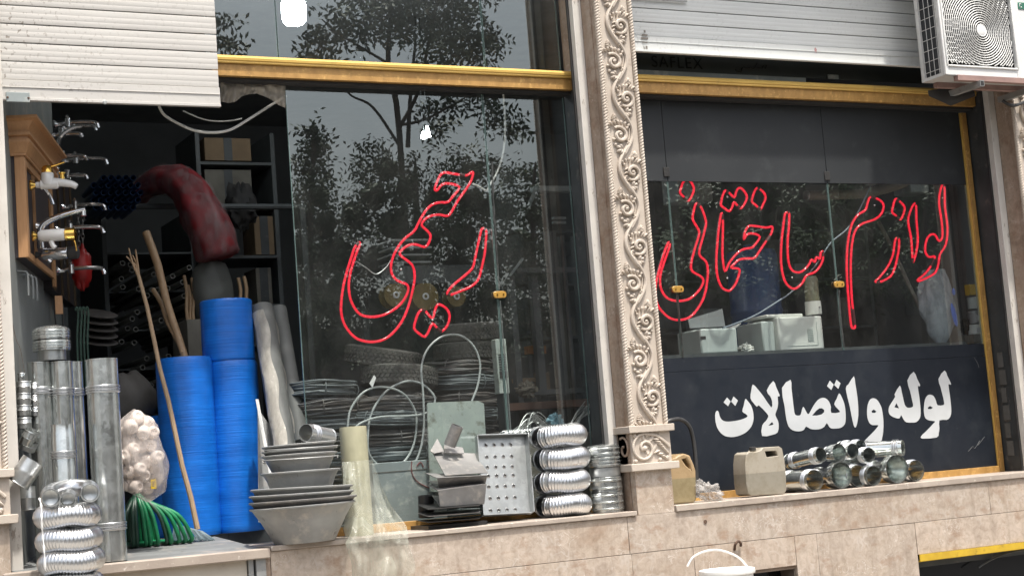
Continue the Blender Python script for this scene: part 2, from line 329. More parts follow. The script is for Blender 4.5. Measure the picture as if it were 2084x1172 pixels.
# ------------------------------------------------------------------ stone plinth: every slab its own piece
t = T('stone_plinth', 'beige travertine base of large veined slabs under both shop windows', 'wall', (5.5, .1, 0))
MORTAR = pm('mortar', (.16, .135, .11), rough=.9)
mb = MB().box((2.665, .026, 0), (5.21, .42, 1.356)).box((5.21, .026, 0), (5.915, .42, .44)).box((5.21, .026, .985), (5.915, .42, 1.356)).box((5.915, .026, 0), (6.86, .42, 1.356)).box((6.86, .026, 0), (9.4, .42, .44)).box((6.86, .026, .955), (9.4, .42, 1.356))
mb.build('core', MORTAR, t)
for i, (x0, x1, z0, z1) in enumerate([(2.665, 4.775, 1.1485, 1.357), (4.778, 7.485, 1.1485, 1.357), (7.488, 9.4, 1.1485, 1.357),
        (2.665, 4.785, .72, 1.1455), (4.788, 5.20, .72, 1.1455), (5.203, 5.922, .975, 1.1455), (5.925, 6.085, .45, 1.1455), (6.088, 6.85, .45, 1.1455), (6.853, 9.4, .95, 1.1455),
        (2.665, 5.2, .3, .717), (5.203, 6.85, .3, .447), (6.853, 9.4, .3, .447), (2.665, 6.0, 0, .297), (6.003, 9.4, 0, .297)]):
    dy = random.uniform(0, .0025)
    MB().box((x0, dy, z0), (x1, .026, z1)).build('slab', TRAV, t, bev=.0015)
rust = pm('rusty_iron', (.12, .07, .045), (.07, .045, .035), 40, rough=.9, bump=.5)
h = on(1500, 1107, 1.19); h = at(1500, 1107, -.012)
one(MB().tube(smooth([h + V((-.012, .012, -.03)), h + V((-.02, -.01, 0)), h + V((0, -.015, .018)), h + V((.02, -.01, .004)), h + V((.024, .0, -.012))], 4), .008, 7).build('wall_hook', rust), 'small rusty iron hook on the travertine above the white bucket', 'hook')
MB().lathe([(.011, 0), (.012, .004)], at(1435, 1061, .0), (0, -1, 0), 10, True, True).build('plugged_hole', rust, t)
# sill ledges
t = T('window_sill', 'worn stone ledge under the left-hand shop window', 'sill', (3.7, .2, SILL))
MB().box((2.665, -.014, 1.3585), (4.838, .445, SILL)).build('ledge', LEDGE, t, bev=.004)
t = T('window_sill', 'worn stone ledge carrying the metal pipes under the black lettered panel', 'sill', (6.5, .2, SILL))
SR_ = SILL + .010; MB().box((5.104, -.014, 1.3585), (8.05, .445, SR_)).build('ledge', LEDGE, t, bev=.004)
t = T('doorstep', 'pale stone door sill with chipped edge below the blue rolls', 'step', (2.0, .0, 1.3))
MB().box((1.35, -.03, 1.327), (2.655, .06, 1.377)).build('tread', LEDGE, t, bev=.006)
STEPP = pm('step_panel', (.60, .56, .48), (.52, .47, .40), 4, rough=.7, bump=.2, bscale=50, dirt=((.36, .31, .26), 12, .60, .74))
MB().box((1.35, .025, .9), (1.78, .08, 1.326)).build('riser', STEPP, t); MB().box((1.783, .027, .9), (2.545, .08, 1.326)).build('riser', STEPP, t)
MB().box((1.35, .025, 0), (2.545, .08, .897)).build('riser', STEPP, t)
t = T('steel_post', 'short grey flat steel post at the end of the door step', 'post', (2.6, .0, 0))
MB().box((2.585, -.005, 0), (2.635, .05, 1.326)).build('flat_bar', ZINC, t); MB().box((2.55, .01, 0), (2.575, .05, 1.326)).build('edge_bar', ZINC, t)
one(MB().box((2.637, .008, 0), (2.663, .3, 1.355)).build('stone_jamb', TRAVD), 'dark brown stone strip between the steel post and the travertine base', 'jamb')
# stone block outside the step that carries the duct stack
one(MB().box((1.36, -.42, 0), (2.0, -.035, .96)).build('stone_block', TRAV, bev=.01), 'stone block in front of the door step carrying the ribbed ducts', 'block')
# basement openings
YEL = pm('yellow_paint', (.62, .42, .035), (.48, .31, .03), 9, rough=.45, dirt=((.24, .15, .03), 14, .58, .72))
def basement(x0, x1, z0, z1, lab, lintel):
    t = T('basement_window', lab, 'window', ((x0 + x1) / 2, .2, z0))
    MB().box((x0, .16, z0), (x1, .17, z1)).build('pane', pm('basement_glass', (.012, .013, .015), rough=.12), t)
    if lintel:
        l = MB().box((x0, -.012, z1 - .042), (x1, -.004, z1)).box((x0, -.004, z1 - .046), (x1, .1, z1 - .042)).build('lintel', YEL, t)
        MB().box((x0 + .01, .1, z1 - .09), (x1, .15, z1 - .05)).build('frame_rail', DARKM, t)
    else:
        MB().box((x0, .02, z1 - .02), (x1, .15, z1 - .001)).build('lintel', TRAVD, t)
    MB().box((x0, .03, z0 - .001), (x1, .15, z0 + .02)).build('frame_sill', DARKM, t)
    if lintel:
        c = V((x0 + .95, .08, z1 - .30))
        MB().tube([c + V((.55 * math.cos(a), 0, .24 * math.sin(a))) for a in [math.pi * (.25 + .03 * i) for i in range(18)]], .006, 6).build('guard_bar', DARKM, t)
basement(5.2, 5.925, .45, .975, 'small dark basement opening behind the white bucket', False)
basement(6.856, 9.3, .45, .95, 'low basement window with yellow steel lintel at bottom right', True)
# ------------------------------------------------------------------ upper wall, and an unseen box added above to shade the right-hand shutter
one(MB().box((.6, .06, 4.98), (9.4, .5, 7.4)).build('upper_wall', TRAVD), 'plain stone wall above the two shop fronts', 'wall')
one(MB().box((5.02, -.075, 4.985), (9.4, .055, 5.75)).build('shade_box', DARKM), 'unseen dark box added over the right-hand shop front to shade its shutter', 'sign box')
# ------------------------------------------------------------------ carved pillars
def drop(mb, base, d, ln, wd, th):                         # a carved leaf lobe lying on the pillar face: root, direction, length
    d = V(d).normalized(); s_ = V((d.z, 0, -d.x)); rot = Matrix((s_, V((0, 1, 0)), d)).transposed()
    vs = []; k = 7
    prof = [(0, .25), (.25, .62), (.55, .95), (.8, .9), (1, .25)]
    for h, r in prof:
        for i in range(k):
            a = math.pi * i / (k - 1)
            vs.append(V(base) + d * (h * ln) + s_ * (math.cos(a) * r * wd) + V((0, -math.sin(a) * r * th, 0)))
    n = len(prof); mb.add(vs, [(j * k + i, j * k + i + 1, (j + 1) * k + i + 1, (j + 1) * k + i) for j in range(n - 1) for i in range(k - 1)])
    mb.f.append(tuple(len(mb.v) - k + i for i in range(k)))
PIT = .44
def scroll_mesh(sg):
    """one half period of the running vine: a scroll with fan leaves and a trefoil, origin at its middle, on plane y=0"""
    mb = MB(); h = PIT / 2
    # stem of this half period swings to the +sg side
    stem = [V((sg * .050 * math.cos(math.pi * (z / h)), -.006, z)) for z in [h * (-.56 + 1.12 * i / 16) for i in range(17)]]
    mb.tube(stem, .0095, 7, caps=True); mb.tube([p + V((-sg * .016, .004, 0)) for p in stem], .0045, 5)
    c = V((-sg * .030, 0, -.020))
    sp = []
    for i in range(27):
        a = i / 26; th = sg * (2.2 - a * 8.2); r = .040 * (1 - a) + .008
        sp.append(c + V((r * math.cos(th), -.006 - .004 * a, r * math.sin(th))))
    mb.tube(sp, [.0075 + .0035 * math.sin(math.pi * min(1, i / 20)) for i in range(27)], 7)
    mb.ell(c + V((0, -.010, 0)), .010, .009, .010)
    for i in range(7):                                         # comb of fan leaves over the scroll
        a = i / 6; b = c + V((-sg * (.052 - .105 * a), -.001, .024 + .030 * math.sin(math.pi * (.25 + .6 * a))))
        drop(mb, b, (-sg * (.75 - 1.0 * a), 0, .55 + .35 * a), .034 - .006 * abs(a - .5), .0068, .014)
    f = V((-sg * .048, -.001, .074))                           # open fan at the stem fork
    for i in range(5):
        a = -.75 + i * .42; drop(mb, f + V((sg * .012, 0, -.004)), (-sg * math.cos(a * .8), 0, math.sin(a) + .35), .036, .0058, .012)
    g = V((-sg * .018, -.001, -.098))                          # trefoil under the scroll
    for a, ln in ((-1.1, .034), (-.45, .040), (.35, .040), (1.0, .032)):
        drop(mb, g, (-sg * math.cos(a), 0, math.sin(a)), ln, .0105, .015)
    for dx, dz in ((-.060, -.075), (-.066, -.045), (-.012, -.130), (.020, -.060), (.018, .02)):
        mb.ell(V((sg * -abs(dx) if dx < 0 else sg * dx, -.004, dz)), .008, .010, .009)
    for i in range(4): drop(mb, V((sg * (.030 - .004 * i), -.001, -.075 + .022 * i)), (-sg * .9, 0, .45), .026, .006, .011)
    return mb
def rope(mb, x, y, z0, z1, r=.0085, off=.0075, pitch=.036, ph=0):
    n = int((z1 - z0) / pitch * 8)
    for k in range(2):
        mb.tube([V((x + off * math.cos(2 * math.pi * i / 8 + k * math.pi + ph), y + off * math.sin(2 * math.pi * i / 8 + k * math.pi + ph), z0 + (z1 - z0) * i / n)) for i in range(n + 1)], r, 6)
def pillar(x0, x1, lab, zt=4.97, jl=.14):
    t = T('carved_pillar', lab, 'pillar', ((x0 + x1) / 2, .1, 1.36), 'carved stone pillars')
    w_ = x1 - x0; xc = (x0 + x1) / 2
    zc = [at(1330, y, -.03).z for y in (863.5, 878, 940.5, 956)]
    MB().box((x0 + .004, .0, 1.358), (x1 - .004, .42, zc[3] + .01)).build('plinth_block', TRAV, t, bev=.002)
    MB().box((x0, .013, zc[3]), (x1, .42, zt)).build('shaft', TRAVD, t)
    MB().box((x0 + .022, .012, zc[0] - .01), (x1 - .022, .0125, zt)).build('panel', STONE, t)
    MB().box((x0 - .026, -.030, zc[1]), (x1 + .026, .15, zc[0])).build('upper_ledge', STONE, t, bev=.004)
    MB().box((x0 - .034, -.036, zc[3]), (x1 + .034, .15, zc[2])).build('lower_ledge', STONE, t, bev=.004)
    cap = MB().box((x0 - .004, -.004, zc[2]), (x1 + .004, .012, zc[1])).build('carved_block', STONE, t)
    mb = MB(); zz = (zc[1] + zc[2]) / 2; s0 = .0; c = V((xc - .05, -.004, zz - .004))
    sp = []
    for i in range(34):
        a = i / 33; th = 1.3 + a * 9.0; r = .080 * (1 - a) ** .8 + .008
        sp.append(c + V((r * math.cos(th) * 1.0, -.006, r * math.sin(th) * .98)))
    mb.tube(sp, .009, 7); mb.ell(c + V((0, -.01, 0)), .016, .012, .016)
    mb.tube(smooth([c + V((.02, -.005, .082)), c + V((.08, -.006, .07)), c + V((.14, -.006, .03)), c + V((.17, -.004, .0))], 5), .009, 7)
    for i in range(6): drop(mb, c + V((.055 + .014 * i, -.003, .052 - .012 * i)), (.9, 0, -.15 - .12 * i), .05, .0075, .014)
    for i in range(4): drop(mb, c + V((.06 + .02 * i, -.003, -.03 - .006 * i)), (.8, 0, .25 - .3 * i), .045, .008, .014)
    for dx, dz in ((.15, -.06), (.10, -.07), (-.06, .075), (-.065, -.07)): mb.ell(c + V((dx, -.003, dz)), .013, .012, .013)
    mb.build('carved_scroll', STONE, cap)
    mb = MB(); c = V((x0 - .006, .075, zz))                    # the same ornament on the side towards the doorway
    mb.box((x0 - .004, .013, zc[2]), (x0 - .001, .14, zc[1]))
    mb.tube([c + V((-.004, (.055 * (1 - i / 27) + .006) * math.cos(1 + i * .28), (.065 * (1 - i / 27) + .006) * math.sin(1 + i * .28))) for i in range(26)], .007, 6)
    mb.build('carved_side', TRAVD, cap)
    r1 = MB(); rope(r1, x0 + .010, .006, zc[0] - .002, zt); rope(r1, x0 + .026, .010, zc[0] - .002, zt, .006, .005, .03, 1); r1.build('rope_moulding', STONE, t)
    r2 = MB(); rope(r2, x1 - .010, .006, zc[0] - .002, zt); r2.build('rope_moulding', STONE, t)
    ms = [scroll_mesh(1), scroll_mesh(-1)]
    z = zc[0] - .04; i = 0; first = {}
    while z < zt - .12:
        if i % 2 not in first:
            mm = MB(); mm.add([p for p in ms[i % 2].v], ms[i % 2].f)
            me = bpy.data.meshes.new('carved_scroll'); me.from_pydata(mm.v, [], mm.f); me.validate(); me.materials.append(STONE); me.shade_smooth(); me.set_sharp_from_angle(angle=R(50)); first[i % 2] = me
        o = bpy.data.objects.new('carved_scroll', first[i % 2]); col.objects.link(o); o.parent = t
        o.scale = (1.12, 1.45, 1.06); o.location = V((xc + .005, .0118, z)) - t.location; z += PIT / 2; i += 1
    return t
PX0, PX1 = at(1302, 1000, 0).x, at(1375, 1000, 0).x
PX0, PX1 = 4.848, 5.102
pillar(PX0, PX1, 'carved stone pillar with vine scrolls standing between the two windows')
pillar(8.062, 8.32, 'carved stone pillar at the right edge below the air conditioner')
pillar(1.115, at(23, 1120, 0).x, 'carved stone pillar cut off at the left edge beside the cream rail')
# brown stone reveals (left-facing sides of the openings) and guide rails
for x, zb, lab in ((4.848, SILL, 'plain brown stone strip left of the middle carved pillar'), (8.062, SILL, 'plain brown stone strip left of the right carved pillar')):
    one(MB().box((x - .004, .05, zb + .001), (x - .0005, .15, 4.97)).build('stone_reveal', TRAVD), lab, 'reveal')
def rail(xa, xb, ya, yb, lab, mat=RAILW, z0=SILL):
    t = T('guide_rail', lab, 'rail', (xa, ya, z0), 'shutter guide rails')
    MB().box((xa, ya, z0 + .001), (xb, yb, 4.97)).build('channel', mat, t, bev=.002)
    MB().box((xa - .012, yb, z0 + .001), (xa + .004, yb + .014, 4.97)).build('brush_strip', RUBBER, t)
rail(4.787, 4.8435, .152, .200, 'chipped white shutter rail beside the middle carved pillar')
rail(8.000, 8.0575, .152, .200, 'chipped white shutter rail at the right end of the lettered window')
xr = at(36, 900, .14).x
rail(xr - .075, xr, .13, .245, 'cream painted shutter rail at the left edge of the doorway', z0=1.0)
t = T('steel_jamb', 'dark grey steel jamb strip left of the right-hand white rail', 'jamb', (8.04, .3, SILL))
MB().box((8.036, .262, SILL + .001), (8.058, .415, 4.0)).build('strip', DARKM, t)
for i in range(6): MB().box((8.028, .30 + .012 * (i % 2), 1.5 + .12 * i), (8.035, .36, 1.5 + .12 * i + .1)).build('tape_piece', pm('old_tape', (.11, .11, .105), (.085, .085, .08), 20, rough=.8) if i == 0 else bpy.data.materials['old_tape'], t)
one(MB().box((4.830, .262, SILL + .001), (4.846, .415, 4.0)).build('steel_jamb', DARKM), 'dark steel jamb strip left of the middle white rail', 'jamb')
# ------------------------------------------------------------------ roller shutters
def slat_profile(h, d=.003):
    pr = []
    g = .0009
    for a, b in ((0, .30), (.30, .62), (.62, 1)):
        for k in range(5):
            u = k / 4; z = (a + (b - a) * u) * h
            edge = min(u, 1 - u); y = -d * (.55 + .45 * math.sin(math.pi * z / h)) + (g if edge == 0 else 0)
            pr.append((y, z))
    pr = [(.009, .0)] + pr + [(.009, h)]
    return pr
def shutter(x0, x1, zb, pitch, n, Y, mat, lab, bar=.11):
    t = T('roller_shutter', lab, 'shutter', ((x0 + x1) / 2, Y, zb))
    b = MB().box((x0, Y - .012, zb + .012), (x1, Y + .006, zb + bar - .005)).box((x0, Y - .018, zb), (x1, Y + .012, zb + .014)).box((x0, Y - .0165, zb + bar * .60), (x1, Y - .012, zb + bar * .62)).build('bottom_bar', mat, t, bev=.002)
    z = zb + bar
    for i in range(n):
        pr = slat_profile(pitch - .0065); jx = random.uniform(-.002, .002); jy = random.uniform(-.0012, .0012)
        mb = MB()
        mb.add([V((x, Y + y + jy, z + zz)) for x in (x0 + jx, x1 + jx) for y, zz in pr], [(i_, i_ + 1, len(pr) + i_ + 1, len(pr) + i_) for i_ in range(len(pr) - 1)])
        pass
        mb.build('slat', mat, t, ang=25); z += pitch
    return t
xs1 = at(448, 217, .22).x; zsb = at(448, 219, .22).z
shL = shutter(xr - .004, xs1, zsb, .0968, 9, .22, SHUT_L, 'cream slatted roller shutter half lowered over the open doorway')
p0 = at(12, 190, .2); p1 = at(61, 209, .2)
lk = MB().box((p0.x, .196, p1.z), (p1.x, .207, p0.z + .006)).build('lock_plate', PALE, shL, bev=.002)
for k in (.06, .94): MB().lathe([(.006, 0), (.004, .004)], (p0.x + (p1.x - p0.x) * k, .196, (p0.z + p1.z) / 2), (0, -1, 0), 8, False, True).build('bolt', rust, lk)
MB().lathe([(.011, 0), (.012, .006), (.008, .009)], at(213, 209, .205), (0, -1, 0), 10, False, True).build('rivet', ZINC, shL)
zrb = at(1870, 138, .22).z; zrp = (at(1289, 23, .22).z - at(1289, 80, .22).z) / 2
shR = shutter(5.105, 8.026, zrb, zrp, 8, .22, SHUT_R, 'grey white slatted roller shutter mostly raised above the right window', bar=zrp * 1.2)
INK = pm('faded_ink', (.17, .15, .13), (.28, .26, .23), 60, rough=.8)
mb = MB()                                                      # faded stencil mark
for y, x0_, x1_, h_ in ((62, 1310, 1314, 5), (70, 1306, 1318, 4), (76, 1305, 1319, 5), (86, 1307, 1318, 2), (94, 1310, 1312, 8), (94, 1314, 1318, 6)):
    a = at(x0_, y, .204); b = at(x1_, y + h_, .204); mb.box((a.x, .2035, b.z), (b.x, .2045, a.z))
mb.build('stencil_mark', INK, shR, ang=0)
a = at(1659, 97, .204); MB().poly([[a + V(p) for p in ((0, 0, 0), (.012, 0, -.012), (.008, 0, -.035), (-.006, 0, -.03), (-.008, 0, -.01))]]).build('paint_smear', pm('red_smear', (.35, .12, .12), (.5, .3, .29), 60, rough=.7), shR)
a = at(1398, 3, .2); MB().box((5.1, .196, a.z - .006), (a.x, .205, a.z + .004)).build('handle_strip', ZINC, shR)
# ------------------------------------------------------------------ gold cross beams and frame
def beam(x0, x1, z0, z1, lab):
    t = T('gold_beam', lab, 'beam', ((x0 + x1) / 2, .33, z0)); zm = z0 + (z1 - z0) * .60
    MB().box((x0, .300, z0), (x1, .41, zm)).build('face', GOLDF, t, bev=.002)
    l = MB(); pr = [(.41, zm + .001), (.288, zm + .001), (.284, zm + .006), (.286, zm + .014), (.280, zm + .017), (.279, zm + .030), (.286, z1 - .006), (.292, z1), (.41, z1)]
    l.add([V((x, y, z)) for x in (x0, x1) for y, z in pr], [(i, i + 1, len(pr) + i + 1, len(pr) + i) for i in range(len(pr) - 1)] + [tuple(range(len(pr)))[::-1], tuple(len(pr) + i for i in range(len(pr)))])
    l.build('lip', GOLDL, t, ang=30)
    MB().box((x0, .33, z0 - .016), (x1, .41, z0 - .001)).build('seal', RUBBER, t)
beam(2.60, 4.828, 3.900, 4.012, 'gold cross beam above the left neon sign')
beam(5.104, 8.026, 3.904, 4.015, 'gold cross beam above the right neon sign, shaded by the air conditioner')
t = T('gold_frame', 'gold window frame around the black lettered panel', 'frame', (6.6, .4, SILL))
MB().box((7.982, .395, SILL + .001), (8.020, .44, 3.88)).build('stile', GOLDF, t, bev=.002); MB().box((7.974, .405, SILL + .001), (7.9815, .44, 3.88)).build('inner_bead', GOLDL, t)
MB().box((5.104, .392, SILL + .001), (7.973, .44, 1.438)).build('bottom_rail', GOLDF, t, bev=.002)
t = T('gold_frame', 'gold bottom rail of the left glass behind the metal sheets', 'frame', (3.9, .4, SILL))
MB().box((3.06, .395, SILL + .001), (4.828, .44, 1.432)).build('bottom_rail', GOLDF, t, bev=.002)
# ------------------------------------------------------------------ glass
def pane(x0, x1, z0, z1, lab, name='glazing_sheet', Y=GL, group='shop window panes'):
    t = T(name, lab, 'window', ((x0 + x1) / 2, Y, z0), group)
    MB().add([V((x0, Y, z0)), V((x1, Y, z0)), V((x1, Y, z1)), V((x0, Y, z1))], [(0, 1, 2, 3)]).build('glass', GLASS, t, ang=0)
    for xx in (x0, x1): MB().box((xx - .0025, Y + .0005, z0), (xx + .0025, Y + .010, z1)).build('edge', GEDGE, t)
    return t
xg = at(605, 560, GL).x; xs = 4.279
pane(xg, xs - .004, 1.434, 3.884, 'tall glass pane carrying the left red neon name')
pane(xs + .004, 4.826, 1.434, 3.884, 'narrow glass pane between the seam and the middle white rail')
xa, xb_ = at(563, 60, GL).x, at(982, 60, GL).x
pane(2.61, xa - .004, 4.014, 4.95, 'narrow upper glass pane beside the cream shutter')
pane(xa + .004, xb_ - .004, 4.014, 4.95, 'wide upper glass pane reflecting the tree crown')
pane(xb_ + .004, 4.826, 4.014, 4.95, 'upper glass pane next to the middle rail')
SR = [5.106, 5.523, 6.770, 7.972]
for i, lab in enumerate(('narrow glass pane next to the middle carved pillar', 'middle glass pane of the right-hand window', 'right glass pane of the right-hand window')):
    pane(SR[i] + .004, SR[i + 1] - .004, 2.272, 3.372, lab)
zv0, zv1 = 3.374, 3.886
t = T('vinyl_band', 'plain dark vinyl band across the top of the right-hand window', 'vinyl band', (6.5, GL, zv0))
for i in range(3): MB().box((SR[i] + .002, GL - .004, zv0), (SR[i + 1] - .002, GL + .004, zv1)).build('panel', VINYLT, t, bev=.001)
LP = T('lettered_panel', 'black panel with white lettering below the right-hand window', 'sign', (6.5, GL, 1.44))
MB().box((5.106, GL - .006, 1.4395), (7.972, GL + .004, 2.185)).build('panel', VINYL, LP)
MB().box((5.106, GL - .004, 2.187), (7.972, GL + .004, 2.270)).build('top_strip', VINYL, LP)
FILM = pm('dark_film', (.055, .066, .066), (.07, .08, .08), 5, rough=.3)
t = T('transom_panel', 'dark film transom with faint lettering under the raised grey shutter', 'transom', (6.5, GL, 4.02))
MB().box((5.106, GL - .004, 4.078), (7.972, GL + .004, 4.6)).build('panel', FILM, t)
MB().box((5.106, .40, 4.016), (at(1640, 160, .4).x, .41, 4.074)).build('pale_strip', PALE, t)
a = at(1684, 152, .4); MB().box((a.x, .398, a.z - .03), (a.x + .09, .404, a.z)).build('paper_tag', PALE, t)
tx = bpy.data.curves.new('lettering', 'FONT'); tx.body = 'SAFLEX'; tx.size = .105; tx.extrude = .0005; tx.space_character = 1.15
ot = bpy.data.objects.new('lettering_curve', tx); col.objects.link(ot); dg = bpy.context.evaluated_depsgraph_get()
me = bpy.data.meshes.new_from_object(ot.evaluated_get(dg)); bpy.data.objects.remove(ot)
FILMT = pm('film_lettering', (.006, .007, .007), rough=.3)
me.materials.clear(); me.materials.append(FILMT); o = bpy.data.objects.new('lettering', me); col.objects.link(o); o.parent = t
p = at(1327, 136, .41); o.matrix_world = Matrix.Translation(V((p.x, .4135, p.z)) ) @ Matrix.Rotation(R(90), 4, 'X'); o.matrix_parent_inverse = Matrix(); o.location = V((p.x, .4135, p.z)) - V(t['_o'])
mb = MB()
def strokes(mb, L, r, Y, sx=1.0, k=4):
    for s_ in L: mb.tube(smooth([at(x, y, Y) for x, y in s_], k), r, 6)
strokes(mb, [[(1497, 141), (1500, 146), (1508, 146), (1511, 138), (1520, 140), (1527, 138), (1534, 140), (1541, 129)], [(1541, 139), (1550, 140), (1554, 134), (1557, 140), (1560, 133)]], .004, .413)
mb.build('script_lettering', FILMT, t)
# ------------------------------------------------------------------ white lettering on the black panel
def ca(L, ox=1440): return [at(ox + x * .15357, 740 + y * .15357, GL - .0085) for x, y in L]
B0 = 1690
glyphs = [('letter', [ca([(130,620),(148,640),(160,690),(185,735),(220,758),(270,765),(350,758),(440,740),(510,712),(530,690),(500,660),(460,630),(480,550),(500,465),(530,490),(575,550),(600,620),(610,700),(605,760),(580,830),(530,890),(470,930),(390,960),(310,970),(230,955),(170,910),(125,840),(105,760),(100,680),(110,635)])]),
 ('dot', [ca([(258,445),(306,498),(272,562),(212,510)])]), ('dot', [ca([(345,432),(402,485),(368,558),(312,500)])]),
 ('letter', [ca([(600,272),(660,330),(740,430),(845,580),(855,500),(830,430),(783,355),(870,228),(910,310),(955,415),(945,432),(930,435),(935,520),(925,590),(900,660),(905,695),(935,760),(943,820),(930,905),(860,940),(722,955),(725,815),(770,760),(805,700),(780,650),(680,550),(655,570),(610,520),(568,455),(580,350)]), ca([(855,770),(875,800),(850,812),(805,818)])]),
 ('letter', [ca([(1100,212),(1112,320),(1130,480),(1150,640),(1170,680),(1210,685),(1235,670),(1250,610),(1268,570),(1290,600),(1320,655),(1345,660),(1400,560),(1460,480),(1520,450),(1570,460),(1610,500),(1635,570),(1640,650)]) + ca([(125,640),(100,600),(50,535),(85,460),(115,390),(150,440),(185,530),(200,630),(203,730),(190,800),(140,845),(70,857)], B0) + ca([(1640,855),(1610,830),(1580,785),(1550,830),(1500,860),(1430,870),(1360,860),(1305,830),(1280,870),(1240,890),(1180,892),(1120,875),(1075,830),(1050,760),(1035,680),(1020,560),(985,320)]), ca([(1385,685),(1440,620),(1480,590),(1515,588),(1545,610),(1545,640),(1510,670),(1450,685)])]),
 ('dot', [ca([(1620,222),(1672,275),(1640,348),(1583,295)])]), ('dot', [ca([(80,210),(135,258),(105,332),(50,280)], B0)]),
 ('letter', [ca([(310,165),(330,260),(355,420),(368,560),(370,680),(355,790),(335,840),(315,830),(290,740),(255,560),(203,330),(240,270)], B0)]),
 ('letter', [ca([(565,455),(610,470),(650,520),(680,590),(695,680),(703,770),(700,900),(685,980),(670,1022),(560,1040),(465,1045),(453,1020),(480,990),(560,910),(605,860),(635,812),(560,812),(515,780),(490,710),(485,630),(495,540),(525,475)], B0), ca([(545,625),(575,605),(610,630),(590,650),(550,648)], B0)]),
 ('letter', [ca([(1103,105),(1150,200),(1190,280),(1180,298),(1160,295),(1165,350),(1180,450),(1192,560),(1197,650),(1185,720),(1140,770),(1080,778),(1010,775),(975,745),(950,700),(935,680),(915,722),(860,715),(800,685),(772,640),(775,580),(800,530),(860,435),(850,405),(920,288),(945,370),(970,480),(985,540),(1010,575),(1045,582),(1095,565),(1085,490),(1055,360),(1020,220)], B0), ca([(875,520),(910,590),(848,575)], B0)]),
 ('letter', [ca([(1513,88),(1550,160),(1600,265),(1585,275),(1565,275),(1575,360),(1590,470),(1600,580),(1600,660),(1580,715),(1540,742),(1445,748),(1445,850),(1435,920),(1410,975),(1215,990),(1205,955),(1250,910),(1310,850),(1365,790),(1385,760),(1310,750),(1260,720),(1240,650),(1240,560),(1255,470),(1285,420),(1325,408),(1370,430),(1400,490),(1420,548),(1500,545),(1505,500),(1490,430),(1460,310),(1432,200)], B0), ca([(1290,580),(1320,558),(1360,580),(1330,600),(1295,598)], B0)])]
for nm, loops in glyphs:
    big = len(loops[0]) > 6
    loops = [smooth(l, 2, True) if big and i == 0 else l for i, l in enumerate(loops)]
    MB().poly(loops).build(nm, WHITEV, LP, ang=0)
mb = MB(); strokes(mb, [[(1971, 918), (1980, 908), (1984, 912), (1994, 896), (1990, 906), (2004, 888)], [(1983, 728), (1990, 740), (1992, 748)]], .0016, GL - .0075)
mb.build('scratch', pm('scratch_grey', (.12, .125, .13), rough=.7), LP)
# ------------------------------------------------------------------ neon signs, hung just inside the glass
NEON = m_emit('neon_red', (1.0, .012, .040), .75, (.20, .008, .015), .35); NEONB = pm('neon_backing', (.10, .02, .025), rough=.3); CABLEW = pm('white_cable', (.62, .62, .58), rough=.5); STEELW = pm('steel_wire', (.42, .44, .43), rough=.35, metal=.6)
NY = .462; SLEEVE = pm('sleeve', (.11, .025, .028), rough=.4)
def neon(t, L, ox, oy, s=.3413, r=.0072, k=3):
    pts = smooth([at(ox + x * s, oy + y * s, NY) for x, y in L], k, True)
    o = MB().tube(pts, r, 8, closed=True).build('tube', NEON, t, ang=60)
    for q in (0, len(pts) // 2):                               # blacked-out joins where the tube turns back
        MB().tube(pts[q:q + 3], r * 1.22, 7).build('joint_sleeve', SLEEVE, o)
    MB().tube([p + V((0, .013, 0)) for p in pts], r * .9, 5, closed=True).build('tube_shell', NEONB, o, ang=60)
n1 = T('neon_sign', 'red neon sign with a family name in the left-hand window', 'neon sign', at(850, 700, NY))
neon(n1, [(440,508),(415,540),(395,600),(370,680),(350,760),(338,840),(335,920),(350,985),(380,1035),(420,1075),(470,1095),(530,1100),(590,1085),(640,1050),(690,990),(725,920),(750,840),(770,750),(772,690),(760,645),(735,620),(685,580),(700,550),(735,525),(780,520),(830,535),(855,515),(868,470),(850,440),(815,405),(835,370),(870,350),(920,343),(965,350),(990,330),(1030,260),(1080,190),(1110,140),(1122,95),(1112,90),(1085,108),(1040,105),(990,97),(950,92),(925,110),(900,165),(895,195),(910,195),(935,165),(975,157),(1040,178),(1000,235),(970,268),(920,270),(875,285),(835,325),(800,385),(770,440),(720,480),(685,520),(655,570),(637,620),(632,660),(640,700),(670,735),(720,755),(735,775),(730,810),(705,855),(660,900),(600,935),(540,950),(480,948),(435,925),(400,870),(385,820),(380,760),(390,690),(410,620),(430,560),(447,520)], 580, 320)
neon(n1, [(1185,425),(1200,440),(1198,500),(1190,580),(1175,650),(1160,710),(1140,745),(1100,775),(1040,800),(985,820),(968,808),(1000,765),(1060,715),(1115,665),(1130,620),(1145,550),(1160,480),(1172,432)], 580, 320)
neon(n1, [(815,910),(838,918),(880,962),(892,920),(910,878),(940,885),(968,908),(982,945),(970,1000),(935,1037),(905,1015),(880,990),(860,1030),(835,1070),(800,1050),(770,1020),(780,970),(795,930)], 580, 320, k=2)
n2 = T('neon_sign', 'red neon sign with two words across the right-hand window', 'neon sign', at(1640, 600, NY))
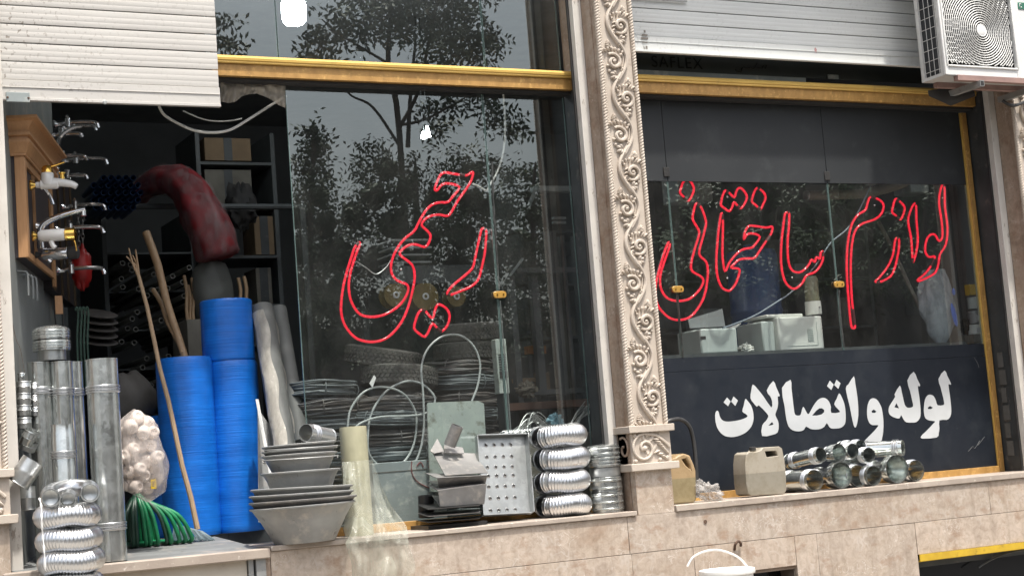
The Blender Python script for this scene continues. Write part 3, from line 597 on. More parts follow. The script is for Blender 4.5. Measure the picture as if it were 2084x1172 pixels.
for L in ([(285,130),(305,142),(322,165),(328,200),(298,260),(270,238),(247,212),(252,185),(262,155)],
          [(345,275),(375,305),(398,370),(400,405),(385,470),(360,575),(400,620),(412,670),(408,740),(390,830),(350,905),(300,955),(240,970),(190,960),(150,930),(115,885),(100,820),(105,740),(130,640),(155,560),(175,510),(186,515),(175,560),(150,630),(130,700),(128,760),(145,810),(180,845),(240,857),(300,845),(345,810),(375,770),(385,735),(370,710),(320,680),(312,640),(330,560),(360,460),(350,420),(322,370),(330,310)],
          [(518,198),(545,218),(570,240),(580,210),(592,188),(612,186),(640,220),(642,255),(610,305),(588,288),(568,268),(558,295),(540,322),(512,305),(490,285),(494,255),(502,225)],
          [(705,185),(728,195),(748,215),(756,245),(742,280),(725,310),(700,288),(675,265),(680,235),(690,205)],
          [(497,338),(502,400),(500,500),(500,600),(515,680),(540,630),(580,580),(620,550),(670,540),(690,525),(722,475),(680,455),(645,462),(628,490),(632,450),(655,412),(690,410),(760,420),(796,414),(790,455),(760,500),(720,560),(690,600),(650,603),(600,610),(570,635),(550,658),(595,665),(600,690),(580,750),(550,790),(530,795),(500,780),(478,740),(465,680),(463,600),(470,500),(478,420),(490,345)],
          [(885,330),(897,340),(895,420),(888,500),(890,600),(905,660),(935,685),(975,680),(1015,640),(1030,610),(1050,625),(1060,595),(1080,605),(1085,570),(1098,562),(1098,610),(1080,650),(1050,685),(1000,705),(975,750),(940,780),(910,780),(875,745),(855,680),(848,600),(852,500),(862,410),(872,340)]):
    neon(n2, L, 1300, 320)
for L in ([(385,238),(430,250),(460,275),(462,310),(440,350),(400,375),(340,395),(300,430),(280,490),(270,580),(268,700),(275,850),(293,1000),(285,1018),(270,1000),(255,850),(245,700),(245,580),(255,480),(275,400),(310,345),(355,315),(368,275)],
          [(540,248),(565,268),(585,290),(588,320),(565,372),(540,350),(515,328),(520,295),(527,265)],
          [(540,482),(555,490),(555,540),(545,600),(530,660),(505,710),(440,745),(415,740),(440,715),(490,650),(520,580),(530,510)],
          [(650,275),(658,300),(660,380),(668,480),(660,560),(640,625),(635,580),(628,480),(610,380),(628,310)],
          [(820,152),(828,200),(830,300),(845,420),(835,520),(800,580),(790,640),(770,690),(720,720),(675,738),(670,728),(710,695),(745,650),(770,592),(735,595),(712,560),(718,500),(740,465),(770,462),(795,500),(815,470),(810,380),(795,280),(800,210)]):
    neon(n2, L, 1640, 320)
# small stand-off knobs
for t_, L in ((n1, [(580 + 692 * .3413, 320 + 668 * .3413), (983, 505), (880, 651), (735, 498)]), (n2, [(1480, 566), (1612, 565), (1480, 401), (1806, 558), (1918, 403), (1780, 418)])):
    for x, y in L: MB().ell(at(x, y, NY - .004), .006, .006, .006).build('stand_off', WHITEP, t_)
# ================================================================== goods in the open doorway
def fz(Y): return 1.378 + .0655 * min(max(Y, .062) - .062, .938) / .938
FZ = 1.378
def bands(mb_owner, P, ax, r, L, n=3, gap=.0135, mat=GALV):
    for h in L:
        pr = []
        for k in range(n):
            z = h + (k - (n - 1) / 2) * gap
            pr += [(r, z - .006), (r + .006, z - .0025), (r + .006, z + .0025), (r, z + .006)]
        MB().lathe(pr, P, ax, 28).build('crimp_band', ALU, mb_owner)
def stovepipe(lab, P, ax, r, ln, bl=(), mat=GALV, neck=None, group=None, name='stove_pipe', flare=None, cap=False):
    """open sheet metal pipe: outer and inner skin, rolled rims, seam, crimped bands"""
    P, ax = V(P), V(ax).normalized(); t = T(name, lab, 'pipe', P, group); th = .0022
    pr = [(r - th, .0), (r, 0), (r, ln * .5), (r, ln - .006), (r + .002, ln - .005), (r + .002, ln), (r - th, ln), (r - th, ln * .5), (r - th, .002)]
    if neck: pr = [(r - th, 0), (r, 0), (r, ln - neck[1] - .012), (neck[0], ln - neck[1]), (neck[0], ln), (neck[0] - th, ln), (neck[0] - th, ln - neck[1]), (r - th, ln - neck[1] - .012), (r - th, .002)]
    if flare: pr = [(flare[0] - th, 0), (flare[0], 0), (flare[0], flare[1]), (r, flare[1] + flare[2]), (r, ln), (r - th, ln), (r - th, flare[1] + flare[2]), (flare[0] - th, flare[1]), (flare[0] - th, .002)]
    MB().lathe(pr, P, ax, 30).build('body', mat, t)
    a, b, d = frame(ax); q = P + a * (-(r) * .75) - b * (r * .66)
    if not flare: MB().tube([q + d * (.01 + i * (ln * (1 if not neck else .8) - .02) / 2) for i in range(3)], .0022, 5).build('seam', mat, t)
    for h in bl: bands(t, P, ax, r, [h], mat=mat)
    return t
def vpipe(lab, px, ytop, Y, rpx, bpy_=(), z0=FZ, **k):
    c = at(px, (ytop + 1000) / 2, Y); r = rpx * mpp(c); zt = at(px, ytop, Y - r).z; z0 = fz(Y)
    return stovepipe(lab, (c.x, Y, z0), (0, 0, 1), r, zt - z0, [at(px, y, Y - r).z - z0 for y in bpy_], **k)
g_ = 'galvanised stove pipes in the doorway'
vpipe('tallest galvanised stove pipe, right of the pipe group by the bag', 213, 728, .12, 32, (790, 1072), neck=None, group=g_)
vpipe('galvanised stove pipe next to the cream rail under the caps', 86, 735, .34, 24, (794,), group=g_)
vpipe('middle galvanised stove pipe behind the short pipe', 131, 734, .30, 22, (796,), group=g_)
vpipe('galvanised stove pipe half hidden left of the tallest pipe', 152, 735, .40, 21, (797,), group=g_)
vpipe('short galvanised stove pipe standing over the ribbed ducts', 129, 862, .08, 23, (925,), group=g_, neck=(at(0, 0).x * 0 + .052, .03))
# capped collars on top of the pipes
c = at(105, 700, .33); r = 37 * mpp(c); zb = at(105, 733, .30).z
cap = T('chimney_cowl', 'ribbed galvanised chimney cap on top of the stove pipes', 'cowl', (c.x, .33, zb))
MB().lathe([(r * .76, 0), (r * .76, .05)], (c.x, .33, zb), n=32).build('neck', GALVD, cap)
for k, (z0, h) in enumerate(((.050, .05), (.106, .05))):
    pr = [(r * .76, z0 - .002), (r, z0)]
    for q in range(3): zz = z0 + .008 + q * .014; pr += [(r, zz), (r + .004, zz + .003), (r + .004, zz + .006), (r, zz + .009)]
    pr += [(r, z0 + h), (r * .93, z0 + h + .003)]
    MB().lathe(pr, (c.x, .33, zb), n=32).build('ribbed_collar', GALV, cap)
MB().lathe([(r * .95, .158), (r * .8, .168), (r * .4, .176), (.001, .178)], (c.x, .33, zb), n=32).build('lid', GALV, cap)
# small cans and rings strung on wire beside the rail
WIRE = pm('rusty_wire', (.10, .075, .06), (.06, .05, .045), 30, rough=.8)
def can(lab, px, y0, y1, rpx, Y, mat=GALV, tilt=None, group='cans strung beside the rail'):
    p = at(px, y1, Y); r = rpx * mpp(p); h = at(px, y0, Y).z - p.z
    ax = V((0, 0, 1)) if tilt is None else V(tilt).normalized()
    t = T('pipe_collar', lab, 'pipe collar', p, group)
    MB().lathe([(r * .97, 0), (r, .002), (r, h * .45), (r + .002, h * .5), (r, h * .55), (r, h - .003), (r - .002, h), (r - .004, h * .9), (r - .004, .002)], p, ax, 24).build('body', mat, t)
    MB().lathe([(r + .0015, h - .006), (r + .003, h - .003), (r + .0015, h)], p, ax, 24).build('rim', mat, t)
    return t
cl = ['topmost small', 'upper', 'second', 'third', 'fourth']
for (x, y0, y1, r), w_ in zip(((44, 759, 775, 7.5), (48, 776, 799, 14.5), (48.5, 800, 823, 14.5), (49, 824, 846, 14.5), (50, 850, 872, 14.5)), cl):
    can(w_ + ' metal collar of the string hanging beside the cream rail', x, y0, y1, r, .27, GALVD if r > 10 else GALV)
for (x, y0, y1), w_ in zip(((71, 779, 801), (71.5, 804, 826), (72, 828, 846)), ('upper', 'middle', 'lower')):
    can(w_ + ' bright small collar next to the hanging string of cans', x, y0, y1, 9, .31, ALU)
can('tilted metal collar hanging at the end of the string', 53, 872, 903, 16, .27, GALV, (.35, -.35, .8))
can('ring collar hanging below the tilted collar', 54, 895, 915, 17, .29, GALVD, (.3, -.3, .8))
can('open tin cup hanging askew above the ribbed ducts', 68, 990, 938, 24, .05, GALVD, (.55, -.15, .75))
can('ribbed tin cup at the foot of the cream rail', 56, 1035, 990, 15, .2, GALVD)
p = at(50, 759, .27)
one(MB().tube(smooth([p + V((0, 0, .0)), p + V((-.015, 0, .12)), p + V((-.03, .02, .17)), p + V((-.045, .02, .26))], 4), .0018, 5).build('hanging_wire', WIRE), 'thin wire loop holding the string of cans beside the rail', 'wire')
# ------------------------------------------------------------------ ribbed flexible ducts
def duct_ring(lab, c, Rm, rt, a0=.2, a1=2 * math.pi - .2, ph=0, mat=ALU, group=None, tilt=0, smoothspan=(.30, .36), n=201, dents=.0):
    c = V(c); t = T('flexible_duct', lab, 'duct', c - V((0, 0, rt)), group)
    pts = []; rr = []
    rng = random.random() * 9
    for i in range(n):
        u = i / (n - 1); a = a0 + (a1 - a0) * u + ph
        q = V((Rm * math.cos(a), Rm * math.sin(a), tilt * Rm * math.cos(a) + .004 * math.sin(3 * a + rng)))
        pts.append(c + q); s_ = smoothspan[0] < u < smoothspan[1]
        rr.append(rt * (1 + (.0 if s_ else (.04, 0, -.04, 0)[i % 4]) + .015 * math.sin(5 * a + rng)))
    b = MB().tube(pts, rr, 14, caps=False, upv=(0, 0, 1)).build('corrugated_tube', mat, t, ang=180)
    for e, d in ((pts[0], pts[0] - pts[1]), (pts[-1], pts[-1] - pts[-2])):
        MB().lathe([(rt * 1.02, -.012), (rt * 1.02, 0), (rt * .95, 0), (rt * .95, -.05)], e, d, 16).build('end_collar', mat, t)
    return t
gd = 'ribbed ducts stacked by the door rail'
Y = -.20; c0 = at(137, 1048, Y); Rr = 44 * mpp(c0); rt = 23.5 * mpp(c0)
zs = [at(137, y, Y).z for y in (1049, 1097, 1142, 1188)]; zs[3] = zs[2] - 2.02 * rt
for z, w_, dx in zip(zs, ('top', 'second', 'third', 'lowest visible'), (.0, .002, .008, .0)):
    duct_ring(w_ + ' ribbed aluminium duct ring of the stack by the left rail', (c0.x + dx, Y, z), Rr, rt, ph=math.pi / 2 + .25, group=gd, smoothspan=(.56, .62), mat=ALU)
z5 = zs[3] - 2.0 * rt; n_ = 0
while z5 - rt > .955 and n_ < 1: 
    n_ += 1; duct_ring('bottom ribbed duct ring resting on the stone block', (c0.x, Y, z5), Rr, rt, ph=math.pi / 2, group=gd)
    z5 -= 2 * rt
one(MB().box((c0.x - .2, Y - .17, .961), (c0.x + .2, Y + .15, z5 + rt - .001)).build('carton', CARD, bev=.004), 'cardboard carton under the ribbed duct stack', 'carton')
def flex(lab, pts, rt, mat=ALU, k=12, name='flexible_duct'):
    P = smooth(pts, k); t = T(name, lab, 'duct', P[0])
    MB().tube(P, [rt * (1.045 if i % 2 else .96) for i in range(len(P))], 14, caps=False).build('corrugated_tube', mat, t, ang=180)
    for e, d in ((P[0], P[0] - P[1]), (P[-1], P[-1] - P[-2])): MB().lathe([(rt * 1.06, -.01), (rt * 1.06, .002), (rt * .96, .002), (rt * .9, -.012), (rt * .96, -.02), (rt * .86, -.03), (rt * .9, -.038), (rt * .6, -.045), (.001, -.046)], e, d, 16).build('end_collar', GALVD, t)
    return t
flex('bent ribbed duct with both open ends facing out on top of the stack', [at(104, 1013, -.36), at(100, 1010, -.24), at(108, 1000, -.12), at(142, 992, -.06), at(178, 993, -.12), at(184, 1000, -.24), at(183, 1003, -.36)], 17.5 * mpp(c0))
flex('short ribbed duct end between the two open duct ends', [at(138, 1017, -.34), at(140, 1013, -.25), at(141, 1010, -.18)], 15 * mpp(c0))
one(MB().tube(smooth([at(80, 1013, -.42), at(84, 1030, -.44), at(85, 1060, -.45), at(87, 1090, -.44), at(90, 1120, -.45), at(92, 1160, -.45)], 5), [.004 + .002 * math.sin(i * 1.7) for i in range(26)], 6).build('foil_strip', WHITEP), 'white twisted tie hanging down the ribbed duct stack', 'strip')
# ------------------------------------------------------------------ bag of white fittings
BAGF = m_film('clear_bag', (.66, .61, .58), .40, .2, 16)
bc = at(283, 930, .42); FIT = pm('white_fitting', (.74, .66, .60), (.66, .58, .52), 9, rough=.5)
random.seed(11)
ft = [(278, 850), (310, 880), (320, 930), (318, 975), (282, 955), (268, 915), (300, 860), (266, 868), (292, 880), (262, 900), (285, 908), (305, 905), (270, 935), (298, 938), (262, 960), (290, 968), (310, 955), (275, 990), (300, 990), (258, 985), (252, 930), (255, 880)]
for x, y in ft:
    P = at(x, y, .36 + random.uniform(-.03, .06)); ax = V((random.uniform(-.7, .7), -1, random.uniform(-.5, .5))).normalized()
    t = T('pipe_fitting', 'white plastic pipe fitting inside the clear bag', 'fitting', P, 'white fittings in the bag')
    MB().lathe([(.001, -.045), (.018, -.043), (.029, -.034), (.034, -.02), (.035, .012), (.032, .026), (.024, .034), (.016, .034), (.014, .028), (.001, .027)], P, ax, 18).build('body', FIT, t, ang=60)
def bagf(u, v):
    a = 2 * math.pi * u; prof = [(0, .02), (.08, .5), (.2, .85), (.45, 1), (.7, .95), (.9, .75), (1, .1)]
    for i in range(len(prof) - 1):
        if prof[i][0] <= v <= prof[i + 1][0]:
            k = (v - prof[i][0]) / (prof[i + 1][0] - prof[i][0]); rr = prof[i][1] * (1 - k) + prof[i + 1][1] * k; break
    nn = .25 * noise.noise(V((math.cos(a) * 2, math.sin(a) * 2, v * 4)))
    r = rr * (1 + nn); z = at(283, 832, .4).z + (at(283, 1022, .4).z - at(283, 832, .4).z) * v
    return V((bc.x + .125 * r * math.cos(a) + .05 * (v - .5), 37e-2 + .115 * r * math.sin(a), z))
one(MB().grid(bagf, 28, 22, True).build('plastic_bag', BAGF, ang=60), 'clear plastic bag full of white pipe fittings beside the tall stove pipe', 'bag')
# dark sacks behind the bag
SACK = pm('grey_sack', (.10, .095, .09), (.07, .066, .06), 8, rough=.8)
def lump(name, lab, cat, c, rx, ry, rz, mat, amp=.18, fr=2.2, sq=1.0, nu=26, nv=18):
    c = V(c)
    def fn(u, v):
        a, b = 2 * math.pi * u, math.pi * v; d = V((math.sin(b) * math.cos(a), math.sin(b) * math.sin(a), math.cos(b)))
        k = 1 + amp * noise.fractal(d * fr + c, 1, 2, 4)
        s_ = lambda x: math.copysign(abs(x) ** sq, x)
        return c + V((rx * s_(d.x) * k, ry * s_(d.y) * k, rz * s_(d.z) * k))
    return one(MB().grid(fn, nu, nv, True).build(name, mat, ang=60), lab, cat)
lump('sack', 'dark grey sack slumped behind the tallest stove pipe', 'sack', at(262, 815, 1.35), .15, .14, .17, SACK)
# green hose coil, yellow tag
GREEN = pm('green_hose', (.010, .20, .075), (.008, .12, .05), 20, rough=.4); GREEND = pm('dark_green_hose', (.012, .05, .03), (.01, .035, .022), 18, rough=.45)
hc = at(300, 1104, .60); FZ = fz(.60)
t = T('garden_hose', 'green garden hose coil on the floor in front of the blue rolls', 'hose', (hc.x, hc.y, FZ))
random.seed(8)
for i in range(11):
    i = i * 1.36 + random.uniform(-.35, .35)
    lean = -.42 + .066 * i; top = V((hc.x - .045 + .004 * i, hc.y + .07, FZ + .29 - .006 * abs(i - 5))); 
    foot = V((hc.x - .12 + .026 * i, hc.y - .01 + .004 * (int(i) % 3), FZ + .013)); back = V((hc.x - .05 + .012 * i, hc.y + .26, FZ + .02))
    path = smooth([back, V((back.x * .6 + top.x * .4, back.y - .05, FZ + .2)), top, (top + foot) / 2 + V((.012 * (i - 5) * .4, -.045, .035)), foot + V((0, -.005, .03)), foot + V((.004, .03, 0)), V((foot.x, hc.y + .15, FZ + .013)), back], 6)
    MB().tube(path, .0115, 8).build('hose_turn', GREEN if i > 4.2 and int(i) != 8 else GREEND, t, ang=60)
a = at(305, 985, .36); TAG = pm('yellow_tag', (.75, .52, .03), (.68, .45, .02), 10, rough=.4)
tg = T('label_tag', 'small yellow tag on the bag above the green hose', 'tag', a); MB().box((a.x - .014, .285, a.z - .024), (a.x + .014, .288, a.z + .024)).build('card', TAG, tg)
for k in range(3): MB().box((a.x - .010, .2835, a.z + .010 - k * .010), (a.x + .009 - .003 * k, .2845, a.z + .013 - k * .010)).build('print_line', INK, tg)
# ------------------------------------------------------------------ blue wrapped rolls
m, t_, b_ = _new('blue_wrap'); BLUEF = m
n1_ = _noise(t_, _pos(t_, (1.2, 1.2, 60)), 2.4, 5, .6); n2_ = _noise(t_, _pos(t_, (1, 1, 2.5)), 4.5, 4)
bc_ = _ramp(t_, n1_, [(.3, (.006, .125, .53)), (.7, (.009, .175, .69))]); bc_ = _mix(t_, 1.0, bc_, _ramp(t_, n2_, [(.35, (.82, .84, .86)), (.65, (1.1, 1.08, 1.05))]), 'MULTIPLY')
t_.links.new(bc_, b_.inputs['Base Color']); b_.inputs['Roughness'].default_value = .32; _bump(t_, b_, n1_, .42, .005)
def roll(lab, px, ytop, zb, Y, rpx, mat, core=True, xc=None):
    c = at(px, 900, Y)
    if xc: c.x = xc
    c = c.copy(); r = rpx * mpp(c); zt = at(px, ytop, Y).z
    t = T('blue_roll', lab, 'roll', (c.x, Y, zb), 'blue wrapped rolls'); n = 44; pr = [(.04, 0)]
    for i in range(n + 1):
        z = (zt - zb) * i / n; pr.append((r * (1 + .006 * noise.noise(V((px, z * 22, 0))) + .010 * noise.noise(V((0, z * 5, px)))) - (.006 if i in (0, n) else 0), z))
    pr.append((.045, zt - zb - .004)); pr.append((.04, zt - zb - .03))
    MB().lathe(pr, (c.x, Y, zb), n=40).build('wrapped_body', mat, t, ang=50)
    if core: MB().lathe([(.045, -.02), (.045, .012), (.036, .012), (.036, -.05)], (c.x, Y, zt), n=20).build('core_tube', CARDG, t)
    return zt, c.x
Yb = .85 + .145
roll('shorter blue roll standing in front behind the broom', 383, 729, fz(Yb), Yb, 57, BLUEF)
Yc = .88 + .140
zt, xx = roll('tall blue roll at the right, lower one of the stacked pair', 478, 736, fz(Yc), Yc, 54, BLUEF, False)
roll('upper blue roll stacked on the tall right-hand roll', 465, 612, zt + .002, Yc, 53, BLUEF, True, xx - .006)
roll('blue roll half hidden behind the broom and the green hose', 345, 845, fz(9), Yb + .18, 42, BLUEF)
# ------------------------------------------------------------------ broom and poles
br = T('broom', 'straw broom leaning against the blue rolls, handle up', 'broom', at(412, 1098, .7))
FZ = fz(.75); p0, p1 = at(402, 1078, Yb - .27), at(283, 560, Yb - .11)
pts = [p0 + (p1 - p0) * (i / 8) + V((.004 * math.sin(i * 2.1), 0, .003 * math.cos(i))) for i in range(9)]
MB().tube(pts, [.0155 - .0006 * i for i in range(9)], 9).build('handle', STICK, br)
for k, (x, y) in enumerate(((262, 505), (276, 508), (270, 520), (257, 522))): MB().tube([p1 - V((0, 0, .02)), (p1 + at(x, y, Yb - .09)) / 2 + V((.01 * (k - 1), 0, 0)), at(x, y, Yb - .08)], [.008, .006, .004], 6).build('twig', POLE, br)
BRI = pm('blue_grey_bristle', (.10, .16, .19), (.06, .10, .125), 30, rough=.6)
random.seed(3); mb = MB()
for i in range(170):
    a = random.random(); b = random.random()
    s_ = at(352 + 30 * a, 1066 + 12 * a, Yb - .25) + V((0, -.02 * b, .01 * b)); e = at(350 + 84 * a + random.uniform(-6, 8), 1101 - 3 * a + random.uniform(-2, 2), Yb - .33) + V((0, -.02 * b, 0))
    mb.tube([s_, (s_ + e) / 2 + V((.004, -.012, .014)), e], [.0035, .003, .0018], 4)
mb.build('bristles', BRI, br, kind='stuff')
def stick(name, lab, cat, a, b, r, mat, group=None, r2=None, bend=.006):
    a, b = V(a), V(b); n = 8
    return one(MB().tube([a + (b - a) * (i / n) + V((bend * math.sin(i * 1.3), 0, bend * .6 * math.cos(i * 2))) for i in range(n + 1)], [r + ((r2 or r) - r) * i / n for i in range(n + 1)], 10).build(name, mat), lab, cat, group)
stick('wooden_pole', 'thick wooden pole leaning behind the shorter blue roll', 'pole', at(384, 760, Yb + .10), at(299, 472, Yb + .45), .021, POLE, None, .024)
stick('wooden_pole', 'thinner wooden pole crossing behind the thick leaning pole', 'pole', at(372, 720, Yb + .14), at(313, 588, Yb + .40), .014, POLE)
# ------------------------------------------------------------------ wooden tap display on the splayed wall and the taps on it
CABD = pm('display_board', (.050, .042, .045), (.036, .030, .033), 5, rough=.5)
A0 = at(52, 420, .45); B0_ = at(106, 420, 1.35); E1 = V((B0_.x - A0.x, B0_.y - A0.y, 0)).normalized(); EN = V((E1.y, -E1.x, 0)); BL = (V((B0_.x - A0.x, B0_.y - A0.y, 0))).length
def W(s_, n_, z): return V((A0.x, A0.y, 0)) + E1 * s_ + EN * n_ + V((0, 0, z))
zb1 = at(45, 524, .45).z; zt1 = at(45, 318, .45).z; ztc = at(45, 243, .45).z
def wbox(mb, s0, s1, n0, n1, z0, z1):
    return mb.hexa([W(s0, n0, z0), W(s1, n0, z0), W(s1, n1, z0), W(s0, n1, z0)], [W(s0, n0, z1), W(s1, n0, z1), W(s1, n1, z1), W(s0, n1, z1)])
cb = T('tap_display', 'oak framed display cabinet with moulded top carrying the taps', 'display cabinet', W(.4, 0, zb1))
wbox(MB(), .0, BL, -.11, -.012, zb1 + .0, zt1).build('back_board', CABD, cb)
for s0, s1 in ((-.004, .055), (BL - .06, BL)): wbox(MB(), s0, s1, -.012, .006, zb1 - (.0 if s0 < 0 else .045), zt1).build('stile', OAK, cb, bev=.003)
wbox(MB(), -.012, -.004, -.045, .006, zb1, zt1).build('front_stile', OAK, cb, bev=.002); wbox(MB(), -.012, -.004, -.22, -.17, zb1, zt1).build('front_stile', OAK, cb, bev=.002); wbox(MB(), -.006, -.002, -.17, -.045, zb1, zt1).build('front_panel', CABD, cb)
wbox(MB(), .055, BL - .06, -.012, .004, zb1, zb1 + .035).build('bottom_rail', OAK, cb, bev=.002); wbox(MB(), .055, BL - .06, -.012, .004, zt1 - .04, zt1).build('top_rail', OAK, cb, bev=.002)
for s0 in (.30, .33): wbox(MB(), s0, s0 + .012, -.011, .0, zb1 + .035, zt1 - .04).build('strip', OAK, cb)
hh = ztc - zt1; crown = [(0, 0), (.010, .0), (.010, hh * .06), (.014, hh * .08), (.030, hh * .30), (.036, hh * .34), (.036, hh * .42), (.024, hh * .43), (.024, hh * .50), (.040, hh * .52), (.040, hh * .60), (.030, hh * .61), (.030, hh * .64), (.036, hh * .72), (.060, hh * .88), (.085, hh * .92), (.085, hh), (0, hh)]
mb = MB()
prev = None
for n_, z in crown:                                             # moulding wraps the outer end and the face
    ring = [W(-.012 - n_, -.22, zt1 + z), W(-.012 - n_, n_ + .006, zt1 + z), W(BL + n_ * .3, n_ + .006, zt1 + z)]; mb.v += ring
k = len(crown)
for j in range(k - 1):
    for i in range(2): mb.f.append((j * 3 + i, j * 3 + i + 1, (j + 1) * 3 + i + 1, (j + 1) * 3 + i))
mb.build('crown_moulding', OAK, cb, ang=25)
b2_ = T('tap_display', 'dark rear display board with rows of chrome taps', 'display board', W(BL + .1, 0, zb1)); wbox(MB(), BL + .03, BL + .95, -.10, -.02, zb1 - .05, ztc + .02).build('back_board', CABD, b2_)
for s0 in (BL + .05, BL + .35, BL + .62, BL + .9): wbox(MB(), s0, s0 + .03, -.018, -.008, zb1 - .05, ztc).build('strip', pm('dark_oak', (.10, .065, .035), rough=.6) if s0 == BL + .05 else bpy.data.materials['dark_oak'], b2_)
def flange(t, P, r, mat): MB().lathe([(r, 0), (r, .008), (r * .6, .02), (r * .42, .03), (r * .42, .05)], P, EN, 16, True, True).build('flange', mat, t)
def tap(lab, s_, px, py, mat, mat2, kind, sc_=1.0):
    """px,py: the point on the board behind the tap, met on the board plane"""
    d = ray(px, py); P0 = W(0, .006, 0); k = (P0 - CAM).dot(EN) / d.dot(EN); P = CAM + d * k
    if s_ is not None: P = W(s_, .006 if s_ < BL else -.008, P.z)
    t = T('tap', lab, 'tap', P)
    w_ = lambda a, n_, z: P + E1 * (a * sc_) + EN * (n_ * sc_) + V((0, 0, z * sc_))
    flange(t, P, .03 * sc_, mat2)
    if kind == 'mixer':
        MB().lathe([(.016, .03), (.018, .05), (.026, .055), (.026, .14), (.02, .146)], P, EN, 18, False, True).build('inlet', mat, t)
        MB().lathe([(.030, 0), (.034, .01), (.034, .06), (.03, .066)], w_(0, .095, -.005), (0, 0, 1), 20, True, True).build('body', mat, t)
        MB().lathe([(.030, .0), (.028, .03), (.02, .04)], w_(0, .095, .062), (0, 0, 1), 18, False, True).build('cap', mat2, t)
        MB().tube(smooth([w_(0, .095, .095), w_(0, .14, .105), w_(0, .19, .12)], 4), [.011] * 5 + [.008] * 4, 8, flat=.6).build('lever', mat2, t)
        MB().tube(smooth([w_(0, .10, .012), w_(0, .16, .008), w_(0, .22, -.004), w_(0, .25, -.022)], 4), [.026 - .0009 * i for i in range(13)], 12).build('spout', mat, t)
        MB().lathe([(.012, 0), (.012, .03), (.018, .032), (.018, .04)], w_(0, .175, .02), (0, 0, 1), 12, True, True).build('diverter', mat2, t)
        MB().tube(smooth([w_(0, .075, -.02), w_(.01, .10, -.06), w_(.015, .115, -.11)], 4), .010, 8).build('hand_shower_hook', CHROME, t)
    elif kind == 'basin':
        MB().lathe([(.022, .03), (.032, .045), (.032, .16), (.028, .165)], P, EN, 20, False, True).build('body', mat, t)
        MB().lathe([(.028, .165), (.034, .17), (.034, .215), (.02, .225)], P, EN, 18, False, True).build('end_knob', mat2, t)
        MB().tube(smooth([w_(0, .10, -.02), w_(0, .11, -.055), w_(.0, .125, -.075)], 4), .014, 8).build('outlet', mat, t); MB().tube(smooth([w_(0, .2, .0), w_(0, .235, -.04), w_(0, .245, -.1)], 4), .004, 6).build('pull_rod', mat2, t)
    elif kind == 'spout':
        MB().tube(smooth([w_(0, .03, -.17), w_(0, .03, -.05), w_(0, .06, .01), w_(0, .14, .05), w_(0, .26, .085), w_(0, .36, .105)], 5), [.027 - .0004 * i for i in range(26)], 12, flat=.8).build('spout', mat, t)
        MB().lathe([(.016, 0), (.016, .03)], w_(0, .345, .098), (0, 0, -1), 12, True, True).build('aerator', mat, t)
    elif kind == 'arm':
        MB().tube(smooth([w_(0, .03, 0), w_(0, .10, .01), w_(0, .2, .01), w_(0, .27, .0), w_(0, .285, -.035)], 4), .012, 8).build('spout', mat, t)
        MB().lathe([(.018, 0), (.018, .05), (.012, .055)], w_(0, .09, -.02), (0, 0, 1), 12, True, True).build('valve', mat, t)
        MB().tube([w_(-.03, .09, .045), w_(.04, .09, .05)], .009, 8).build('handle', mat2, t)
    elif kind == 'goose':
        MB().tube(smooth([w_(0, .04, -.05), w_(0, .05, .10), w_(0, .08, .19), w_(0, .15, .24), w_(0, .21, .25)], 5), .013, 8).build('neck', mat, t)
        MB().lathe([(.022, 0), (.022, .05)], w_(0, .04, -.09), (0, 0, 1), 12, True, True).build('valve', mat, t)
    return t
tap('white bath mixer tap with brass cap on the oak display', .14, 56, 372, CERAM, BRASS, 'mixer', .95)
tap('white and brass basin tap on the lower oak display', .14, 56, 472, CERAM, BRASS, 'basin', .9)
tap('large flat chrome spout between the two white taps', .28, 68, 455, CHROME, CHROME, 'spout', .72)
tap('chrome valve with black knob at the bottom of the oak display', .22, 62, 510, CHROME, RUBBER, 'basin', .6)
tap('chrome goose neck tap high on the display', BL + .04, 100, 330, CHROME, CHROME, 'goose', .9)
for i, (s_, x, y, sc_, kd, lab) in enumerate([(BL + .55, 120, 315, .95, 'arm', 'chrome wall tap sticking out right at the top of the rear board'), (BL + .12, 108, 320, .7, 'arm', 'chrome tap above the white bath mixer'), (BL + .45, 115, 405, .9, 'arm', 'chrome tap in the middle of the rear board'), (BL + .15, 108, 458, .95, 'arm', 'chrome tap right of the white basin tap'),
        (BL + .1, 106, 540, .95, 'arm', 'lowest chrome tap beside the red hanging bag'), (BL + .3, 112, 250, .9, 'arm', 'chrome tap at the top left under the shutter'), (BL + .2, 100, 260, .6, 'arm', 'small chrome tap beside the cabinet top'), (BL + .7, 126, 250, .7, 'arm', 'farthest chrome tap under the shutter edge'), (BL + .35, 110, 345, .6, 'arm', 'small chrome tap below the goose neck tap')]):
    tap(lab, s_, x, y, CHROME, CHROME, kd, sc_)
hkm = pm('bracket_grey', (.33, .35, .35), (.26, .275, .275), 9, rough=.45, metal=.4)
for i, (x, y) in enumerate(((42, 555), (52, 562), (60, 566), (30, 552))):
    p = at(x, y, .5 + .08 * i)
    one(MB().tube(smooth([p + EN * -.06 + V((0, 0, .01)), p + EN * .02 + V((0, 0, .005)), p + EN * .035 + V((0, 0, -.02)), p + EN * .035 + V((0, 0, -.12))], 4), .011, 7, flat=.5).build('shelf_bracket', hkm), ('front', 'second', 'third', 'hidden rear')[i] + ' grey angle bracket hanging under the tap display', 'bracket', 'brackets under the display')
REDB = pm('red_net', (.42, .018, .015), (.26, .010, .010), 12, st=(1, 1, .4), rough=.4)
p = at(166, 545, 1.55); lump('red_bag', 'red net bag hanging on the rear tap board', 'bag', p, .058, .05, .13, REDB, .2, 3)
CHAINM = pm('dark_chain', (.20, .20, .19), rough=.4, metal=.8)
